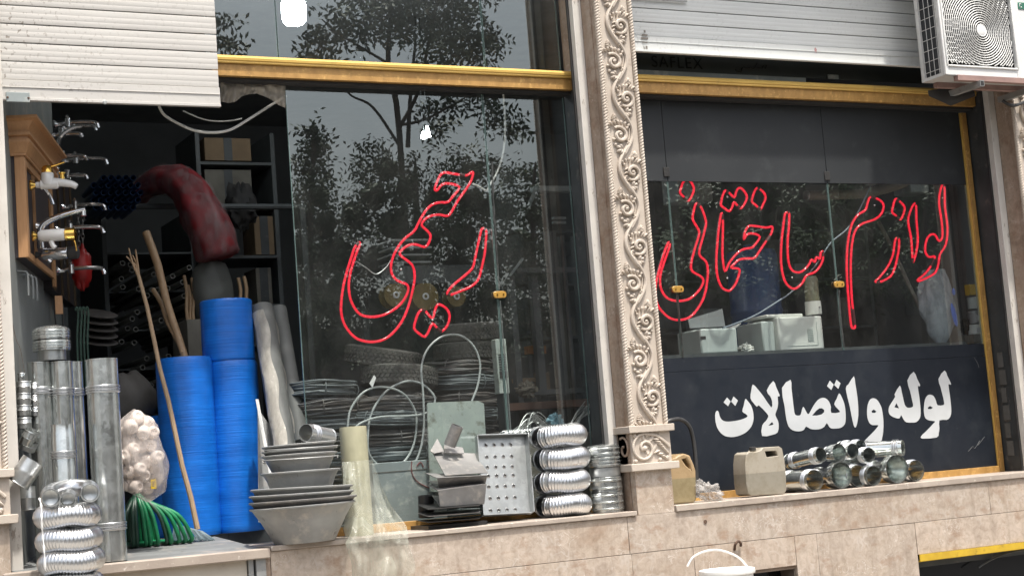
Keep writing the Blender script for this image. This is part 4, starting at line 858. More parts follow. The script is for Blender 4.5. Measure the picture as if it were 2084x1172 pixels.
def chain(lab, a, b, n, r):
    a, b = V(a), V(b); t = T('chain', lab, 'chain', b)
    for i in range(n):
        c = a + (b - a) * ((i + .5) / n); h = (b - a).length / n * .68; w_ = V((1, 0, 0)) if i % 2 else V((0, 1, 0))
        MB().tube([c + w_ * (h * .42 * math.cos(q)) + V((0, 0, h * math.sin(q))) for q in [2 * math.pi * j / 10 for j in range(10)]], r, 5, closed=True).build('link', CHAINM, t)
chain('short steel chain hanging above the red bag', at(158, 425, 1.5), at(160, 500, 1.5), 8, .004)
chain('second steel chain right of the short chain', at(168, 430, 1.55), at(168, 495, 1.55), 7, .004)
CORDG = pm('green_cord', (.03, .07, .05), (.02, .05, .035), 20, rough=.5)
for i in range(4):
    x = 153 + 7 * i
    one(MB().tube(smooth([at(x, 632, 1.05), at(x + 3, 625, 1.05), at(x + 6, 640, 1.05), at(x + 4, 690, 1.03), at(x + 6, 740, 1.02), at(x + 9, 790, 1.0)], 5), .006, 6).build('green_rope', CORDG), ('leftmost', 'second', 'third', 'rightmost')[i] + ' of the dark green ropes hanging behind the stove pipes', 'rope', 'dark green ropes')
BK = pm('dark_plate', (.09, .08, .075), (.06, .055, .05), 12, rough=.5)
for i in range(5):
    p = at(200, 640 + 14 * i, 1.6)
    one(MB().lathe([(.001, .004), (.11, .0), (.115, .006), (.11, .009), (.001, .010)], p, (.1, -.35, 1), 24).build('round_dish', BK), ('topmost', 'second', 'third', 'fourth', 'lowest')[i] + ' dark round dish of the pile behind the stove pipes', 'dish', 'dark dishes')
p = at(120, 620, 1.0)
hk_ = T('wooden_tag', 'wooden block hanging on two cords under the tap display', 'tag', p); MB().box(p + V((-.02, 0, -.05)), p + V((.02, .02, .05))).build('block', OAK, hk_)
for dx in (-.025, .025): MB().tube(smooth([p + V((dx * .5, .01, .05)), p + V((dx, .01, -.02)), p + V((dx * .7, .01, -.13))], 4), .004, 5).build('cord', RUBBER, hk_)
# ------------------------------------------------------------------ grey foil rolls, pale boards
FOIL = pm('grey_foam', (.14, .145, .14), (.11, .115, .11), 9, rough=.6); FOILS = m_film('foil_film', (.55, .52, .46), .75, .15, 22)
def lroll(lab, a, b, r, strip):
    a, b = V(a), V(b); t = T('foam_roll', lab, 'roll', b, 'grey foam rolls'); ax = (a - b)
    MB().lathe([(.008, .001), (r * .98, 0), (r, .01), (r, ax.length - .01), (r * .97, ax.length), (r * .5, ax.length - .002), (.008, ax.length - .004)], b, ax, 26).build('body', FOIL, t)
    if strip:
        u, w_, d = frame(ax)
        dc = V((-.5, -.85, 0)); t0 = math.atan2(dc.dot(w_), dc.dot(u))
        def fn(i, j):
            th = t0 + strip[0] + (strip[1] - strip[0]) * i + .15 * math.sin(j * 17); rr = r * (1.02 + .035 * abs(noise.noise(V((i * 4, j * 14, 3)))) * 2)
            return b + u * (rr * math.cos(th)) + w_ * (rr * math.sin(th)) + d * (ax.length * (.05 + .9 * j))
        MB().grid(fn, 12, 46).build('torn_film', FOILS, t, ang=60)
lroll('nearer grey foam roll in torn clear film leaning by the glass edge', at(533, 625, 1.0), at(583, 935, .62), .064, (-.9, .45))
lroll('farther grey foam roll leaning behind the film wrapped one', at(566, 628, 1.15), at(612, 900, .80), .050, (-1.2, -.3))
one(MB().hexa([at(520, 812, .70), at(526, 812, .70), at(563, 1010, .46), at(556, 1014, .46)], [at(520, 812, .74), at(526, 812, .74), at(563, 1010, .50), at(556, 1014, .50)]).build('white_profile', ZINC), 'thin pale metal profile strip leaning beside the tall blue roll', 'profile')
one(MB().hexa([at(524, 830, .76), at(560, 880, .76), at(556, 1060, .66), at(526, 1062, .66)], [at(524, 830, .78), at(560, 880, .78), at(556, 1060, .68), at(526, 1062, .68)]).build('pale_board', ZINC), 'pale grey board leaning behind the pale profile strip', 'board')
# ------------------------------------------------------------------ zinc basins and buckets
def basin(lab, c, r0, r1, h, mat=ZINC, ribs=(), name='metal_basin', group='zinc basins', ears=False, tilt=(0, 0, 1), cat='basin'):
    c = V(c); t = T(name, lab, cat, c, group); th = .003
    pr = [(.001, 0), (r0, 0), (r0 + .004, .004)]
    L = sorted(ribs)
    for q in L:
        rq = r0 + (r1 - r0) * q; pr += [(rq - .001, h * q - .006), (rq + .004, h * q), (rq, h * q + .006)]
    pr += [(r1 * .6 + r0 * .4, h * .6), (r1, h - .012), (r1 + .012, h - .008), (r1 + .014, h - .001), (r1 + .006, h + .002), (r1 - .002, h - .004), (r0 - .002, .006), (.001, .005)]
    MB().lathe(pr, c, tilt, 40).build('bowl', mat, t, ang=50)
    if ears:
        for s_ in (-1, 1): MB().tube([c + V((s_ * (r1 + .006), 0, h - .02)), c + V((s_ * (r1 + .02), -.01, h - .03)), c + V((s_ * (r1 + .012), -.02, h - .035))], .006, 6).build('ear', mat, t)
        MB().tube([c + V(((r1 + .016) * math.cos(q), -(r1 + .016) * math.sin(q), h - .02 - .006 * math.sin(q))) for q in [math.pi * j / 20 for j in range(21)]], .0035, 6).build('handle', mat, t)
    return t
Pb = on(620, 1106, SILL); k = mpp(Pb); rb0 = 62 * k; cB = V((at(618, 1050, .06).x, .06, SILL + .001)); rt0 = 105 * k
hb = at(616, 1032, cB.y).z - SILL + .012
for i, w_ in enumerate(('bottom', 'second', 'third', 'top')):
    rr = (0, .006, -.002, -.008)[i]
    basin(w_ + ' large zinc basin of the nested stack at the doorway', cB + V((.004 * math.sin(i * 2), .003 * i, .030 * i)), rb0, rt0 + rr, hb, (ZINC, SHEET, ZINC, ZINC)[i], tilt=(.012 * (i - 1), .0, 1))
cT = at(613, 980, cB.y); k2 = mpp(cT); z0 = cB.z + .030 * 3 + .03
basin('shallow zinc bowl set inside the nested basins', (cT.x, cB.y, at(613, 985, cB.y).z - .03), 60 * k2, 76 * k2, at(613, 958, cB.y).z - at(613, 985, cB.y).z + .03, ZINC, name='metal_bowl', cat='bowl')
zb2 = at(613, 978, cB.y).z - .005; h2 = at(613, 922, cB.y - .18).z - zb2
for i, w_ in enumerate(('lower', 'middle', 'upper')):
    basin(w_ + ' zinc bucket nested in the pile above the basins', (cT.x + .003 * i, cB.y + .004 * i, zb2 + .026 * i), 50 * k2, 72 * k2 - .002 * i, h2, ZINC, (.35,) if i == 0 else (), name='metal_bucket', group='zinc buckets', ears=(i != 1), cat='bucket', tilt=(-.01 * i, 0, 1))
pp = at(614, 884, cB.y - .06)
stovepipe('short bright galvanised pipe lying on the zinc buckets', at(622, 880, cB.y - .10), at(690, 893, cB.y + .05) - at(622, 880, cB.y - .10), .046, .20, (.06,), GALVD)
# ------------------------------------------------------------------ plastic film roll with the loose sheet
FILMR = pm('film_roll_yellow', (.46, .44, .30), (.38, .365, .25), 14, st=(1, 1, .5), rough=.35, bump=.35, bscale=26); FILMS = m_film('film_sheet', (.53, .55, .47), .36, .14, 12, .6, .9)
Pf = on(724, 1096, SILL); rf = 29.5 * mpp(Pf); Yf = .24; xf = at(724, 960, Yf).x; zf = at(724, 868, Yf).z
fr_ = T('film_roll', 'roll of yellowish plastic film standing on the sill with a loose sheet', 'film roll', (xf, Yf, SILL))
pr = [(.02, .001)] + [(rf * (1 + .012 * noise.noise(V((0, i * .9, 4)))), (zf - SILL) * i / 24) for i in range(25)] + [(.02, zf - SILL - .002)]
MB().lathe(pr, (xf, Yf, SILL + .001), n=30).build('roll', FILMR, fr_, ang=50)
Lc = [(696, 940, .17), (697, 985, .12), (698, 1030, .06), (700, 1075, -.02), (704, 1105, -.06), (712, 1140, -.06), (716, 1200, -.06), (716, 1260, -.06)]
Rc = [(757, 935, .17), (775, 985, .14), (800, 1030, .09), (824, 1072, -.01), (836, 1105, -.06), (841, 1140, -.06), (842, 1200, -.06), (838, 1260, -.06)]
def lerpL(L, v):
    x = v * (len(L) - 1); i = min(int(x), len(L) - 2); f = x - i; return tuple(a * (1 - f) + b * f for a, b in zip(L[i], L[i + 1]))
def sheet(u, v):
    a, b = lerpL(Lc, v), lerpL(Rc, v); x, y, Y_ = (p * (1 - u) + q * u for p, q in zip(a, b))
    amp = .016 + .040 * v
    Y_ += amp * (.8 * math.sin(u * 9 + 2.5 * math.sin(v * 2.2)) + .4 * math.sin(u * 21 + v * 7) * (1 - .5 * v) + 1.1 * noise.noise(V((u * 4, v * 5, 1))) + .55 * noise.noise(V((u * 9 + v * 5, v * 6, 7)))) - .02 - .03 * math.sin(math.pi * u) * v
    return at(x + 6 * noise.noise(V((v * 6, u * 2, 5))), y, Y_)
MB().grid(sheet, 90, 110).build('loose_sheet', FILMS, fr_, ang=70)
# ================================================================== goods on the left sill, in front of the glass
def plate(mb, L, th=.0035):                                     # bent sheet: rows of px points with depth, given thickness
    rows = [[at(*p) for p in row] for row in L]; n = len(rows[0]); m = len(rows)
    top = [p for r_ in rows for p in r_]; bot = [p + V((0, th, -th)) for p in top]; k = len(top)
    fs = [(j * n + i, j * n + i + 1, (j + 1) * n + i + 1, (j + 1) * n + i) for j in range(m - 1) for i in range(n - 1)]
    mb.add(top + bot, fs + [tuple(k + q for q in reversed(f_)) for f_ in fs]
           + [(j * n, (j + 1) * n, k + (j + 1) * n, k + j * n) for j in range(m - 1)] + [((j + 1) * n + n - 1, j * n + n - 1, k + j * n + n - 1, k + (j + 1) * n + n - 1) for j in range(m - 1)]
           + [(i + 1, i, k + i, k + i + 1) for i in range(n - 1)] + [((m - 1) * n + i, (m - 1) * n + i + 1, k + (m - 1) * n + i + 1, k + (m - 1) * n + i) for i in range(n - 1)])
    return mb
SHEETD = pm('dark_sheet_steel', (.05, .05, .05), (.03, .03, .03), 9, rough=.4, metal=.5)
t = T('pipe_flashing', 'grey sheet metal pipe flashing with slanted stub on top of the metal sheets', 'flashing', at(930, 968, .2))
plate(MB(), [[(880, 919, .33), (968, 922, .33)], [(886, 930, .30), (975, 936, .29)], [(906, 967, .10), (993, 961, .10)]]).build('slope', SHEET, t)
plate(MB(), [[(903, 905, .31), (942, 910, .31)], [(905, 921, .29), (945, 922, .29)]]).build('collar_plate', SHEET, t)
plate(MB(), [[(876, 917, .30), (890, 892, .37)], [(884, 922, .30), (904, 918, .30)]]).build('folded_corner', SHEET, t)
s0, s1 = at(915, 906, .26), at(931, 866, .22)
MB().lathe([(.034, 0), (.034, (s1 - s0).length), (.031, (s1 - s0).length), (.031, .004)], s0, s1 - s0, 20).build('stub', SHEET, t)
gs = 'stacked metal sheets'
t = T('bent_sheet', 'upper bent metal sheet under the pipe flashing', 'metal sheet', at(930, 985, .2), gs)
plate(MB(), [[(866, 962, .30), (985, 966, .30)], [(890, 972, .06), (992, 967, .08)], [(896, 997, .16), (988, 984, .18)], [(872, 978, .32), (980, 975, .33)]]).build('sheet', SHEET, t)
t = T('bent_sheet', 'middle bent metal sheet with a folded front edge', 'metal sheet', at(930, 1015, .2), gs)
plate(MB(), [[(870, 985, .30), (985, 988, .30)], [(892, 998, .05), (990, 984, .08)], [(896, 1030, .07), (986, 1024, .09)], [(880, 1008, .30), (980, 1004, .3)]]).build('sheet', SHEET, t)
for i, (y, w_) in enumerate(((1034, 'upper'), (1048, 'middle'), (1060, 'lowest'))):
    t = T('steel_sheet', w_ + ' dark steel sheet lying at the bottom of the metal sheets', 'metal sheet', at(920, y, .2), gs)
    plate(MB(), [[(850, y - 8 + 3 * i, .33), (985, y - 16 + 2 * i, .33)], [(872, y + 2, .03), (975, y - 6, .03)]], .003).build('sheet', SHEETD if i != 1 else SHEET, t)
one(MB().box((at(855, 1050, .2).x, .10, SILL + .001), (at(975, 1050, .2).x, .34, at(920, 1062, .2).z - .005)).build('dark_box', SHEETD), 'low dark box under the stacked metal sheets', 'box')
MBt = T('stone_pipe', 'dark short pipe stub left of the metal sheets', 'pipe', at(870, 1030, .33)); MB().lathe([(.045, 0), (.045, .12), (.04, .12), (.04, .01)], at(868, 1052, .36), (0, -.1, 1), 20).build('body', SHEETD, MBt)
# perforated tray
TRAYM = m_galv('tray_galv', (.96, 1, .99), .42, 42, .34, .41, .3)
tr = T('perforated_tray', 'upright galvanised tray with punched holes leaning on the glass', 'tray', at(1030, 1052, .2))
q4 = [at(966, 889, .34), at(1068, 886, .34), at(1080, 1046, .20), at(979, 1051, .20)]; dz = SILL + .003 - min(p.z for p in q4); 
nrm = (q4[1] - q4[0]).cross(q4[3] - q4[0]).normalized()
if nrm.y > 0: nrm = -nrm
def tp(u, v, d=0): return (q4[0] * (1 - u) + q4[1] * u) * (1 - v) + (q4[3] * (1 - u) + q4[2] * u) * v + nrm * d
MB().hexa([tp(0, 0), tp(1, 0), tp(1, 1), tp(0, 1)], [tp(0, 0, .003), tp(1, 0, .003), tp(1, 1, .003), tp(0, 1, .003)]).build('plate', TRAYM, tr)
for u0, u1, v0, v1, dd in ((0, .018, 0, 1, .035), (.982, 1, 0, 1, .055), (.018, .982, 0, .012, .045), (.018, .982, .985, 1, .03)):
    MB().hexa([tp(u0, v0, .0031), tp(u1, v0, .0031), tp(u1, v1, .0031), tp(u0, v1, .0031)], [tp(u0, v0, dd), tp(u1, v0, dd), tp(u1, v1, dd), tp(u0, v1, dd)]).build('side_wall', TRAYM, tr)
mh, mr = MB(), MB()
for j, v in enumerate((.11, .26, .39, .50, .635, .78, .93)):
    for i in range(4):
        c = tp(.20 + .165 * i + .008 * math.sin(j * 3), v, .004)
        mh.lathe([(.0005, .0008), (.0075, .0005)], c, nrm, 10); mr.lathe([(.0075, 0), (.009, .003), (.0115, .001), (.012, 0)], c, nrm, 10)
mh.build('holes', RUBBER, tr, kind='stuff'); mr.build('punched_rims', ALU, tr, kind='stuff')
# ducts and collars
gd2 = 'ribbed ducts stacked beside the tray'
Y = .20; c0 = at(1140, 960, Y); Rr = 37 * mpp(c0); rt = 22.5 * mpp(c0); z = SILL + rt * 1.05
for i, w_ in enumerate(('bottom', 'second', 'third', 'top')):
    duct_ring(w_ + ' ribbed aluminium duct ring of the stack beside the perforated tray', (c0.x + (.0, .004, .012, .008)[i], Y, z), Rr, rt, ph=math.pi * 1.02, group=gd2, smoothspan=(.40, .46) if i % 2 else (.2, .24), tilt=.0 if i < 3 else .03)
    z += 2.06 * rt
c = at(1233, 980, .16); r = 33.5 * mpp(c); z0 = SILL + .001
def rib(z0, h, r, n):
    pr = [(r * .97, z0), (r, z0 + .002)]
    for q in range(n):
        zz = z0 + h * (q + .5) / n; pr += [(r, zz - .006), (r + .005, zz - .002), (r + .005, zz + .002), (r, zz + .006)]
    return pr + [(r, z0 + h - .002), (r * .97, z0 + h)]
hs_ = (at(1233, 903, .16 - r).z - z0)
for i, (a, b, n, w_) in enumerate(((0, .30, 3, 'lowest ribbed'), (.30, .52, 2, 'second ribbed'), (.52, .66, 0, 'smooth'), (.66, .82, 3, 'upper ribbed'), (.82, .97, 2, 'topmost ribbed'))):
    t = T('pipe_collar', w_ + ' galvanised collar of the stack beside the middle carved pillar', 'pipe collar', (c.x, .16, z0 + hs_ * a), 'collars stacked by the pillar')
    MB().lathe(rib(hs_ * a + .001, hs_ * (b - a) - .002, r * (1 if n else .95), n), (c.x + .002 * math.sin(i * 3), .16, z0), n=32).build('body', GALV if n else GALVD, t)
    if i == 4: MB().lathe([(r * .99, hs_ * .97), (r * .9, hs_ * .985), (r * .4, hs_ * 1.0), (.001, hs_ * 1.0)], (c.x, .16, z0), n=32).build('lid', GALV, t)
# ================================================================== right sill
def m_can(name, c1, c2, zl):
    m, t, b = _new(name); g = _n(t, 'ShaderNodeNewGeometry'); sx = _n(t, 'ShaderNodeSeparateXYZ'); t.links.new(g.outputs['Position'], sx.inputs[0])
    mr = _n(t, 'ShaderNodeMapRange'); mr.inputs['From Min'].default_value = zl - .002; mr.inputs['From Max'].default_value = zl + .002; t.links.new(sx.outputs[2], mr.inputs[0])
    o = _mix(t, mr.outputs[0], c2, c1)                           # thin plastic: the liquid inside shows up to its level
    k = _ramp(t, _noise(t, _pos(t), 16, 6, .7), [(.45, (1, 1, 1)), (.75, (.72, .69, .62))]); o = _mix(t, 1.0, o, k, 'MULTIPLY')
    k = _ramp(t, _noise(t, _pos(t), 30, 5, .7), [(.62, (0, 0, 0)), (.72, g3(.5))]); o = _mix(t, k, o, (.20, .17, .13))
    t.links.new(o, b.inputs['Base Color']); b.inputs['Roughness'].default_value = .4; _bump(t, b, _noise(t, _pos(t), 25, 3), .15, .006); return m
def jerrycan(lab, sil, hole, Y, depth, m, cap):
    P = [at(x, y, Y) for x, y in sil]; zmin = min(p.z for p in P); P = [p - V((0, 0, zmin - SR_ - .001)) for p in P]; Hh = [at(x, y, Y) - V((0, 0, zmin - SR_ - .001)) for x, y in hole]
    t = T('jerrycan', lab, 'jerrycan', (P[0].x, Y + depth / 2, SR_)); MB().poly([P, Hh] if hole else [P], (0, depth, 0)).build('body', m, t, weld=True, bev=.011)
    if cap:
        c = at(cap[0], cap[1], Y + depth * .35) - V((0, 0, zmin - SR_))
        MB().lathe([(.017, 0), (.017, .02)], c - V((0, 0, .024)), n=16).build('neck', m, t); MB().lathe([(.021, 0), (.021, .02), (.017, .023), (.001, .023)], c - V((0, 0, .004)), n=16).build('cap', RUBBER, t)
    return t
zj = at(1545, 962, .12).z - (at(1545, 1010, .12).z - SR_)
jerrycan('beige plastic jerrycan with black cap left of the metal pipes', [(1519, 926), (1525, 921), (1537, 922), (1547, 919), (1553, 912), (1586, 910), (1592, 914), (1597, 938), (1600, 965), (1601, 1000), (1596, 1007), (1530, 1010), (1523, 1007), (1519, 985), (1517, 945)], [(1557, 920), (1579, 918.5), (1584, 929), (1561, 932)], .10, .13, m_can('beige_plastic', (.36, .325, .265), (.26, .24, .195), zj), (1532, 917))
zj2 = at(1392, 968, .12).z - (at(1392, 1020, .12).z - SR_)
jerrycan('ochre plastic jerrycan half hidden behind the middle carved pillar', [(1352, 945), (1358, 932), (1372, 928), (1380, 922), (1392, 918), (1404, 922), (1412, 940), (1416, 953), (1417, 985), (1417, 1012), (1413, 1018), (1356, 1022), (1350, 1012)], [(1388, 930), (1396, 927), (1404, 940), (1406, 951), (1396, 942)], .10, .15, m_can('ochre_plastic', (.38, .27, .15), (.27, .22, .125), zj2), None)
CLEAR = m_film('crumpled_film', (.62, .60, .58), .42, .18, 40)
p = at(1445, 1000, .10); mb = MB()
def cr(u, v):
    a, b = 2 * math.pi * u, math.pi * v; d = V((math.sin(b) * math.cos(a), math.sin(b) * math.sin(a), math.cos(b)))
    k = 1 + .55 * noise.fractal(d * 2.6 + V((3, 1, 4)), .8, 2.1, 5)
    return V((p.x, .14, SR_ + .055)) + V((.095 * d.x * k - .02 * d.z, .08 * d.y * k, max(-.052, .058 * d.z * k - .03 * d.x)))
one(mb.grid(cr, 44, 30, True).build('crumpled_bag', CLEAR, ang=25), 'crumpled clear plastic bag between the two jerrycans', 'bag')
HOSEB = pm('black_hose', (.035, .035, .036), (.05, .05, .05), 20, rough=.45)
one(MB().tube(smooth([at(1358, 858, .30), at(1368, 854, .30), at(1385, 853, .32), at(1402, 866, .34), at(1411, 895, .35), at(1416, 940, .35), at(1418, 990, .35), at(1419, 1012, .35)], 6), .0125, 10).build('rubber_hose', HOSEB), 'black rubber hose bending down behind the ochre jerrycan', 'hose')
GREENG = m_galv('pipe_galv', (.95, 1.0, .97), .18, 40, .74, .82, .05)
gp = 'galvanised pipe pieces piled on the right sill'
def hp(lab, x, y, rpx, kind, ln=.30, Ye=.03, ax=(0, 1, 0), rest=True):
    P = at(x, y, Ye); r = rpx * mpp(P)
    if rest: P.z = SR_ + r + .004
    if kind == 'plain': return stovepipe(lab, P, ax, r, ln, (.045, ln - .06), GREENG, group=gp, name='stove_pipe')
    if kind == 'reducer': return stovepipe(lab, P, ax, r * .62, ln, (ln - .05,), GREENG, group=gp, name='pipe_reducer', flare=(r, .055, .05))
hp('bottom pipe at the left end of the pile, next to the jerrycan', 1658, 974, 21.5, 'plain')
hp('wide reducer second from left in the bottom row of the pile', 1713, 969, 27, 'reducer', .27)
hp('bottom row pipe right of the first wide reducer', 1747, 965, 22, 'plain', .27, .05)
hp('narrow bottom row pipe in the middle of the pile', 1778, 961, 20, 'plain', .30, .02)
hp('widest bright reducer at the right of the bottom row', 1826, 954, 29, 'reducer', .27, .01)
hp('rightmost pipe of the bottom row', 1864, 949, 21, 'plain', .27, .08)
zt_ = lambda x, y, Y: at(x, y, Y)
hp('upper left pipe tilting down behind the jerrycan', 1671, 925, 15.5, 'plain', .29, .05, (-.12, 1, -.10), False)
hp('open elbow piece second from left in the top row', 1708, 921, 19, 'reducer', .25, .06, (-.1, 1, -.05), False)
hp('small upper pipe in the middle of the pile', 1736, 917, 15, 'plain', .25, .06, (0, 1, -.04), False)
hp('dark mouthed upper pipe above the narrow bottom pipe', 1769, 925, 15, 'plain', .28, .02, (.05, 1, -.02), False)
hp('farthest upper pipe lying behind the middle of the pile', 1752, 908, 13, 'plain', .2, .16, (0, 1, 0), False)
hp('bright long pipe lying sideways on top at the right', 1838, 911, 16, 'plain', .30, .06, (-.55, .8, .02), False)
# ================================================================== air conditioner
ACW = pm('ac_white', (.76, .76, .74), (.70, .70, .68), 6, rough=.38, dirt=((.5, .47, .42), 18, .66, .8)); ACG = pm('ac_grey', (.60, .60, .58), (.52, .52, .50), 8, rough=.5, dirt=((.36, .33, .29), 10, .55, .75)); COIL = pm('coil_fins', (.055, .058, .062), (.035, .037, .04), 160, st=(1, 1, .02), rough=.5, metal=.5)
YF, YBk = -.30, -.075
a0 = at(1925, 152, YF); X0 = a0.x; Z0 = a0.z; X1, Z1 = X0 + .86, Z0 + .60; hub = at(1999, 62, YF)
ac = T('air_conditioner', 'white outdoor air conditioner unit at the top right corner', 'air conditioner', (X0 + .4, YF + .1, Z0))
g0, g1 = at(1930, 140, YF).x, at(2070, 140, YF).x; gz0 = at(2000, 136, YF).z; gz1 = Z1 - .035
mb = MB().box((X0, YF, Z0), (g0, YF + .02, Z1)).box((g1, YF, Z0), (X1, YF + .02, Z1)).box((g0, YF, Z0), (g1, YF + .02, gz0)).box((g0, YF, gz1), (g1, YF + .02, Z1))
mb.build('front_panel', ACW, ac, weld=True, bev=.004)
MB().box((X0, YF + .02, Z1 - .02), (X1, YBk, Z1)).build('top_panel', ACW, ac); MB().box((X0, YF + .0205, Z0), (X1, YBk, Z0 + .02)).build('base_pan', ACG, ac)
MB().box((X1 - .02, YF + .0205, Z0 + .0205), (X1, YBk, Z1 - .0205)).build('side_panel', ACW, ac); MB().box((X0 + .06, YBk - .012, Z0 + .0205), (X1 - .021, YBk - .002, Z1 - .0205)).build('rear_panel', COIL, ac)
for ya, yb in ((YF + .0205, YF + .045), (YBk - .03, YBk)): MB().box((X0, ya, Z0 + .0205), (X0 + .02, yb, Z1 - .0205)).build('corner_post', ACG, ac, bev=.002)
MB().box((X0 + .012, YF + .046, Z0 + .0205), (X0 + .018, YBk - .031, Z1 - .0205)).build('coil', COIL, ac)
gu = MB()
for i in range(4): y_ = YF + .055 + i * (YBk - .035 - YF - .06) / 3; gu.tube([V((X0 + .004, y_, Z0 + .02)), V((X0 + .004, y_, Z1 - .02))], .0022, 5)
for i in range(8): z_ = Z0 + .05 + i * .07; gu.tube([V((X0 + .004, YF + .045, z_)), V((X0 + .004, YBk - .03, z_))], .0022, 5)
gu.build('coil_guard', ACG, ac, kind='stuff')
MB().lathe([(.001, 0), (.25, 0), (.25, .004)], (hub.x, YF + .10, hub.z), (0, -1, 0), 40).build('shroud', SHEETD, ac)
fan = MB()
for b in range(3):
    a = b * 2.094 + .4
    def fb_(u, v): th = a + (u - .5) * (1.2 - .3 * v); rr = .06 + .18 * v; return V((hub.x + rr * math.cos(th), YF + .075 + .04 * (u - .5), hub.z + rr * math.sin(th)))
    MB().grid(fb_, 8, 6).build('fan_blade', RUBBER, ac)
gr = MB(); cyc = V((hub.x, YF + .012, hub.z)); mg = .012
def inside(x, z): return g0 + mg < x < g1 - mg and gz0 + mg < z < gz1 - mg
bars = MB(); ring_n = 0
for k in range(21):
    rr = .040 + k * .0158; n = max(24, int(rr * 420)); seg = []
    for i in range(n + 1):
        a = 2 * math.pi * i / n; x, z = cyc.x + rr * math.cos(a), cyc.z + rr * math.sin(a)
        if inside(x, z): seg.append(V((x, cyc.y - .008 * (1 - min(1, rr / .3)), z)))
        else:
            if len(seg) > 1: gr.tube(seg, .0034, 5)
            seg = []
    if len(seg) > 1: gr.tube(seg, .0034, 5)
    m_ = max(6, int(rr * 2 * math.pi / .036))
    for i in range(m_):
        a = 2 * math.pi * (i + .5 * (k % 2)) / m_; d = V((math.cos(a), 0, math.sin(a))); p, q_ = cyc + d * rr, cyc + d * (rr + .0158)
        if inside(q_.x, q_.z) and inside(p.x, p.z): bars.tube([p, q_], .0026, 4)
fg = gr.build('grille_rings', ACW, ac, kind='stuff'); bars.build('grille_bars', ACW, fg, kind='stuff')
for (xa, xb, za, zb_) in ((g0, g1, gz0 - .012, gz0), (g0, g1, gz1, gz1 + .012), (g0 - .012, g0, gz0, gz1), (g1, g1 + .012, gz0, gz1)): MB().box((xa, YF - .009, za), (xb, YF - .0005, zb_)).build('grille_frame', ACW, ac, bev=.003)
MB().lathe([(.040, 0), (.038, .008), (.02, .012), (.001, .012)], cyc, (0, -1, 0), 24).build('hub_badge', CERAM, ac)
BADG = pm('green_badge', (.05, .20, .13), rough=.35); bx_ = at(2071, 12, YF)
lb = MB().box((bx_.x, YF - .004, bx_.z - .025), (bx_.x + .11, YF - .0005, bx_.z + .022)).build('badge', BADG, ac, bev=.006)
MB().tube([bx_ + V((.022 + .010 * math.cos(a), -.0045, .0 + .013 * math.sin(a))) for a in [.6 + i * .5 for i in range(11)]], .0025, 5).build('badge_mark', CERAM, lb)
up = ac.copy(); col.objects.link(up); up.location.z += .68; up['label'] = 'unseen copy of the air conditioner added above it to shade the beam and window'   # added out of view to block the sun from beam and window
for ch in list(ac.children):
    c_ = ch.copy(); col.objects.link(c_); c_.parent = up
    for g_2 in ch.children: d_ = g_2.copy(); col.objects.link(d_); d_.parent = c_
bk = T('wall_bracket', 'rusty steel bracket bars under the air conditioner', 'bracket', (X0 + .2, -.1, Z0 - .05)); RSTL = pm('rust_pink', (.34, .22, .19), (.26, .17, .15), 9, rough=.7)
MB().box((X0 + .09, YF - .01, Z0 - .034), (X0 + .9, YF + .03, Z0 - .001)).build('front_bar', RSTL, bk)
MB().box((X0 + .09, -.12, Z0 - .034), (X0 + .9, -.08, Z0 - .001)).build('rear_bar', RSTL, bk)
ar = at(1997, 172, YF - .02)
for dx in (0, .52):
    x = ar.x + dx; MB().box((x - .018, YF - .03, Z0 - .072), (x + .018, .06, Z0 - .0345)).build('arm', ZINC, bk); MB().box((x - .014, YF - .031, Z0 - .068), (x + .014, YF - .0301, Z0 - .039)).build('arm_mouth', RUBBER, bk)
DUST = pm('dusty_dark', (.07, .066, .06), (.045, .042, .04), 8, rough=.8)
one(MB().hexa([at(1890, 196, -.02), at(1935, 216, -.06), at(1985, 196, -.06), at(1965, 178, -.02)], [at(1888, 185, -.02), at(1932, 204, -.06), at(1983, 186, -.06), at(1965, 172, -.02)]).build('cover_plate', DUST), 'dusty dark cover plate hanging under the air conditioner corner', 'plate')
one(MB().tube(smooth([at(2040, 205, .0), at(2055, 214, -.02), at(2070, 214, -.02), at(2090, 205, -.02)], 5), .011, 8).build('drain_hose', HOSEB), 'black drain hose under the air conditioner at the right edge', 'hose')
# ================================================================== white bucket at the bottom
pb = at(1479, 1157, -.35); r = 55 * mpp(pb); 
bu = T('bucket', 'white plastic bucket with wire handle at the bottom edge', 'bucket', (pb.x, -.35, pb.z - .30))
MB().lathe([(.001, 0), (r * .82, 0), (r * .96, .27), (r * 1.03, .272), (r * 1.05, .282), (r * 1.03, .298), (r, .30), (r * .96, .29), (r * .8, .01), (.001, .008)], (pb.x, -.35, pb.z - .30), n=40).build('body', WHITEP, bu)
MB().lathe([(.001, .262), (r * .955, .262)], (pb.x, -.35, pb.z - .30), n=40).build('contents', CERAM, bu)
MB().tube(smooth([at(1399, 1152, -.37), at(1412, 1132, -.38), at(1440, 1120, -.39), at(1470, 1120, -.39), at(1505, 1135, -.38), at(1530, 1165, -.37)], 5), .006, 8).build('handle', WHITEP, bu)
cr_ = T('crate', 'low wooden crate under the white bucket', 'crate', (pb.x, -.35, 0))
for i in range(4): z_ = .004 + i * (pb.z - .31) / 4; MB().box((pb.x - .24, -.58, z_), (pb.x + .24, -.565, z_ + (pb.z - .31) / 4 - .02)).build('slat', POLE, cr_); MB().box((pb.x - .24, -.135, z_), (pb.x + .24, -.12, z_ + (pb.z - .31) / 4 - .02)).build('slat', POLE, cr_)
MB().box((pb.x - .24, -.564, pb.z - .32), (pb.x + .24, -.136, pb.z - .301)).build('top', POLE, cr_)
